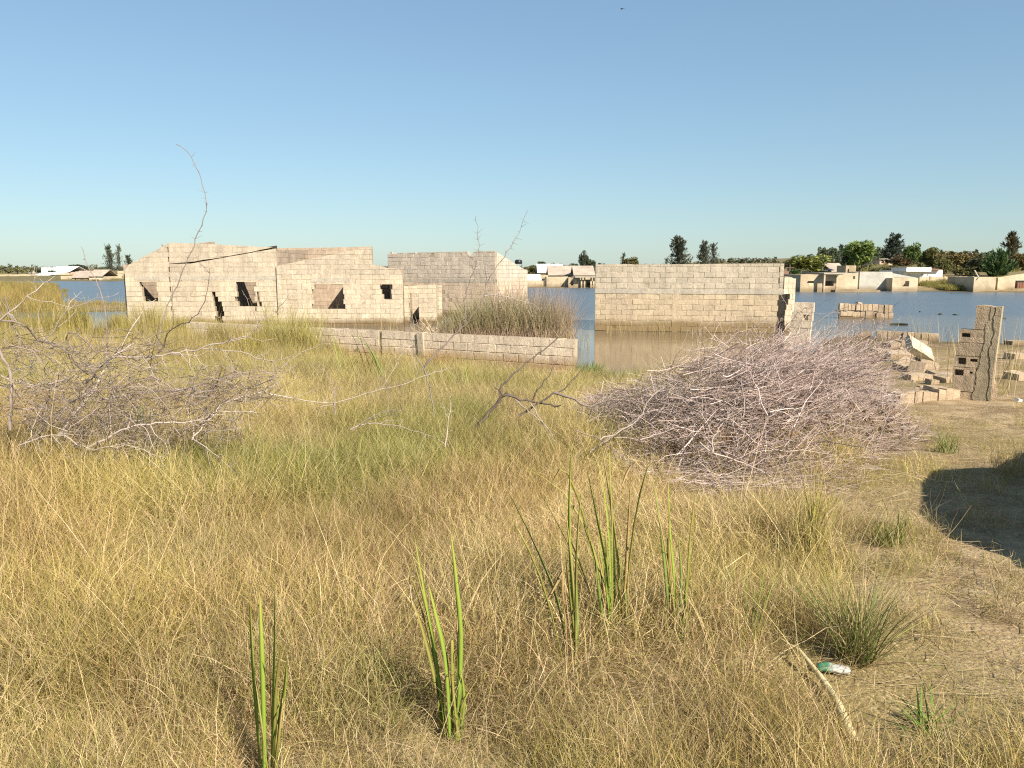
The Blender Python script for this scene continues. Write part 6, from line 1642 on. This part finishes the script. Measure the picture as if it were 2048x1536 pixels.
for pts, r0, r1, col in [
    ([(1180, 905, 6.6), (1320, 800, 7.2), (1380, 735, 7.6), (1500, 660, 8.2), (1540, 640, 8.4)], .006, .003, C_MID), ([(1560, 780, 7.8), (1640, 782, 7.5), (1680, 760, 7.8), (1730, 735, 8.2)], .014, .004, C_DARK),
    ([(1400, 885, 6.2), (1425, 905, 6.1), (1470, 920, 6.1), (1530, 945, 6.0), (1570, 975, 5.9)], .008, .003, C_PALE), ([(1425, 905, 6.1), (1430, 870, 6.3), (1460, 830, 6.6)], .008, .003, C_PALE),
    ([(1600, 742, 8.3), (1640, 727, 8.4), (1700, 722, 8.5), (1760, 724, 8.6)], .007, .002, C_PALE), ([(1440, 820, 6.7), (1520, 818, 6.9), (1600, 835, 6.9), (1680, 848, 6.9), (1740, 862, 6.9)], .008, .003, C_PALE),
    ([(1200, 880, 6.5), (1270, 845, 6.6), (1300, 800, 6.9), (1330, 770, 7.1)], .007, .003, C_PALE), ([(1150, 860, 6.8), (1200, 880, 6.6), (1260, 930, 6.2), (1290, 985, 5.9)], .005, .002, C_PINK),
    ([(1470, 745, 7.6), (1510, 705, 7.9), (1560, 660, 8.2), (1610, 615, 8.6)], .007, .002, C_DARK), ([(1540, 755, 7.8), (1620, 700, 8.2), (1700, 655, 8.6), (1760, 612, 9.0)], .008, .002, C_MID),
    ([(1390, 700, 7.9), (1445, 690, 8.0), (1475, 665, 8.2), (1520, 655, 8.3)], .006, .002, C_PALE), ([(1340, 740, 7.6), (1380, 700, 7.8), (1385, 660, 7.9)], .005, .002, C_PALE), ([(1600, 870, 6.9), (1700, 830, 7.4), (1790, 790, 8.0), (1830, 772, 8.3)], .006, .002, C_MID),
    ([(1500, 760, 7.7), (1580, 758, 7.8), (1640, 755, 7.9)], .007, .004, C_PALE), ([(1350, 985, 5.8), (1440, 968, 5.9), (1540, 975, 5.9), (1600, 990, 5.8)], .006, .002, C_MID), ([(1490, 850, 6.7), (1560, 915, 6.4), (1620, 960, 6.2)], .006, .002, C_PALE),
    ([(1240, 960, 6.0), (1270, 1000, 5.8), (1300, 1040, 5.6)], .006, .002, C_PALE), ([(1420, 720, 7.7), (1425, 680, 7.8), (1440, 640, 8.0)], .004, .0015, C_PALE), ([(1640, 820, 7.4), (1600, 760, 7.8), (1590, 715, 8.1)], .006, .002, C_DARK),
    ([(1660, 760, 8.1), (1720, 700, 8.5), (1790, 690, 8.8)], .006, .002, C_MID), ([(1280, 880, 6.4), (1360, 855, 6.6), (1420, 858, 6.6)], .006, .003, C_PINK), ([(1560, 700, 8.1), (1640, 640, 8.6), (1690, 615, 8.8)], .005, .0015, C_MID)]:
    bush_branch(heap, pts, 7, r0, r1, col, side=.3, thorn=.04)
# loose twigs and straws littering the bare ground
n_ = 2600
yy = BR.uniform(2.2, 11.5, n_); xx = (.34 * yy - .1) + BR.uniform(-.3, 1, n_) * (.36 * yy + .4)
S = np.stack([xx, yy, gz(xx, yy) + BR.uniform(.004, .03, n_)], 1)
d = BR.normal(size=(n_, 3)) * np.array([1, .8, .08]) + np.array([.5, -.1, .02])
LC = np.array([(.46, .37, .22), (.38, .30, .17), (.5, .42, .28), (.25, .18, .11)])
V, Q, C = twig_cloud(S, d, BR.uniform(.06, .34, n_), BR.uniform(.0010, .0022, n_), LC[BR.integers(0, 4, n_)] * BR.uniform(.8, 1.2, (n_, 1)), 3, .12)
V[:, 2] = np.maximum(V[:, 2], gz(V[:, 0], V[:, 1]) + .003)
tag(link('straw_litter', mesh_np('straw_litter', V, Q, M['stalk'], cols=C)), kind='stuff')

# ================================================================== guessed car out of view, added to cast the shadow on the path
M['paint'] = simple_mat('white_car_paint', (.62, .62, .60), .3, .04, 1, 0, 0)
m, nt, b = mat_new('car_glass'); b.inputs['Base Color'].default_value = (.02, .025, .03, 1); b.inputs['Roughness'].default_value = .08; M['glass'] = m
M['tyre'] = simple_mat('tyre_rubber', (.02, .02, .02), .85, .2, 8); M['rim'] = simple_mat('wheel_rim', (.35, .35, .36), .35, .1, 6, .8, 0)
M['lamp'] = simple_mat('lamp_lens', (.6, .6, .58), .2, .05, 4, 0, 0)
CAR_P, CAR_A = (5.32, 4.55), math.radians(60)
car = thing('unseen_shadow_car', 'white hatchback car out of view beside the path, added to cast the dark shadow', 'car', (CAR_P[0], CAR_P[1], float(gz(*CAR_P))), CAR_A)
side_ = [(-2.0, .35), (-1.45, .32), (1.5, .32), (2.0, .36), (2.06, .55), (1.98, .78), (1.1, .95), (-1.95, 1.0), (-2.06, .7)]
mb = MB(); fy = lambda u, d, z: Vector((u, d, z))
def loft(mb, prof, ys):
    """outline (x, z) carried across y with a scale per station"""
    n = len(prof); cx_ = sum(p[0] for p in prof) / n; cz_ = sum(p[1] for p in prof) / n
    V = []
    for y, k in ys: V += [(cx_ + (x - cx_) * k, y, cz_ + (z - cz_) * k) for x, z in prof]
    Fs = [tuple(range(n - 1, -1, -1)), tuple(range(n * (len(ys) - 1), n * len(ys)))]
    for s in range(len(ys) - 1): Fs += [(s * n + i, s * n + (i + 1) % n, s * n + n + (i + 1) % n, s * n + n + i) for i in range(n)]
    mb.add(V, Fs)
loft(mb, side_, [(-.84, .93), (-.80, .985), (-.6, 1), (.6, 1), (.80, .985), (.84, .93)]); mb.build('body', M['paint'], car)
mb = MB(); cab = [(-1.85, .98), (1.05, .94), (.35, 1.44), (-.2, 1.5), (-1.2, 1.48), (-1.7, 1.35)]
loft(mb, cab, [(-.72, .97), (-.60, 1), (.60, 1), (.72, .97)]); mb.build('cabin', M['paint'], car)
for s in (-1, 1):
    for q in ([(-1.55, 1.04), (-.55, 1.04), (-.55, 1.38), (-1.35, 1.36)], [(-.45, 1.04), (.72, 1.02), (.24, 1.38), (-.45, 1.39)]):
        mb = MB(); mb.prism(q, fy, s * .70, s * .735); mb.build('window', M['glass'], car)
    for x in (-1.3, 1.3):
        V, Q = tube_arrays([([(x, s * .66, .31), (x, s * .68, .31), (x, s * .85, .31), (x, s * .86, .31)], [.24, .31, .31, .25])], 20)
        wl = link('wheel', mesh_np('wheel', V, Q, M['tyre'], True), car)
        V, Q = tube_arrays([([(x, s * .84, .31), (x, s * .862, .31), (x, s * .865, .31)], [.2, .2, .02])], 12); link('rim', mesh_np('rim', V, Q, M['rim'], False), wl)
    mb = MB(); mb.obox((1.99, s * .58, .68), (.04, 0, 0), (0, .16, 0), (0, 0, .07)); mb.build('headlight', M['lamp'], car)
mb = MB(); mb.add([(1.02, -.6, .98), (1.02, .6, .98), (.42, .56, 1.40), (.42, -.56, 1.40), (1.06, -.6, .99), (1.06, .6, .99), (.46, .56, 1.42), (.46, -.56, 1.42)], [(0, 1, 2, 3), (7, 6, 5, 4), (0, 4, 5, 1), (1, 5, 6, 2), (2, 6, 7, 3), (3, 7, 4, 0)]); mb.build('windscreen', M['glass'], car)
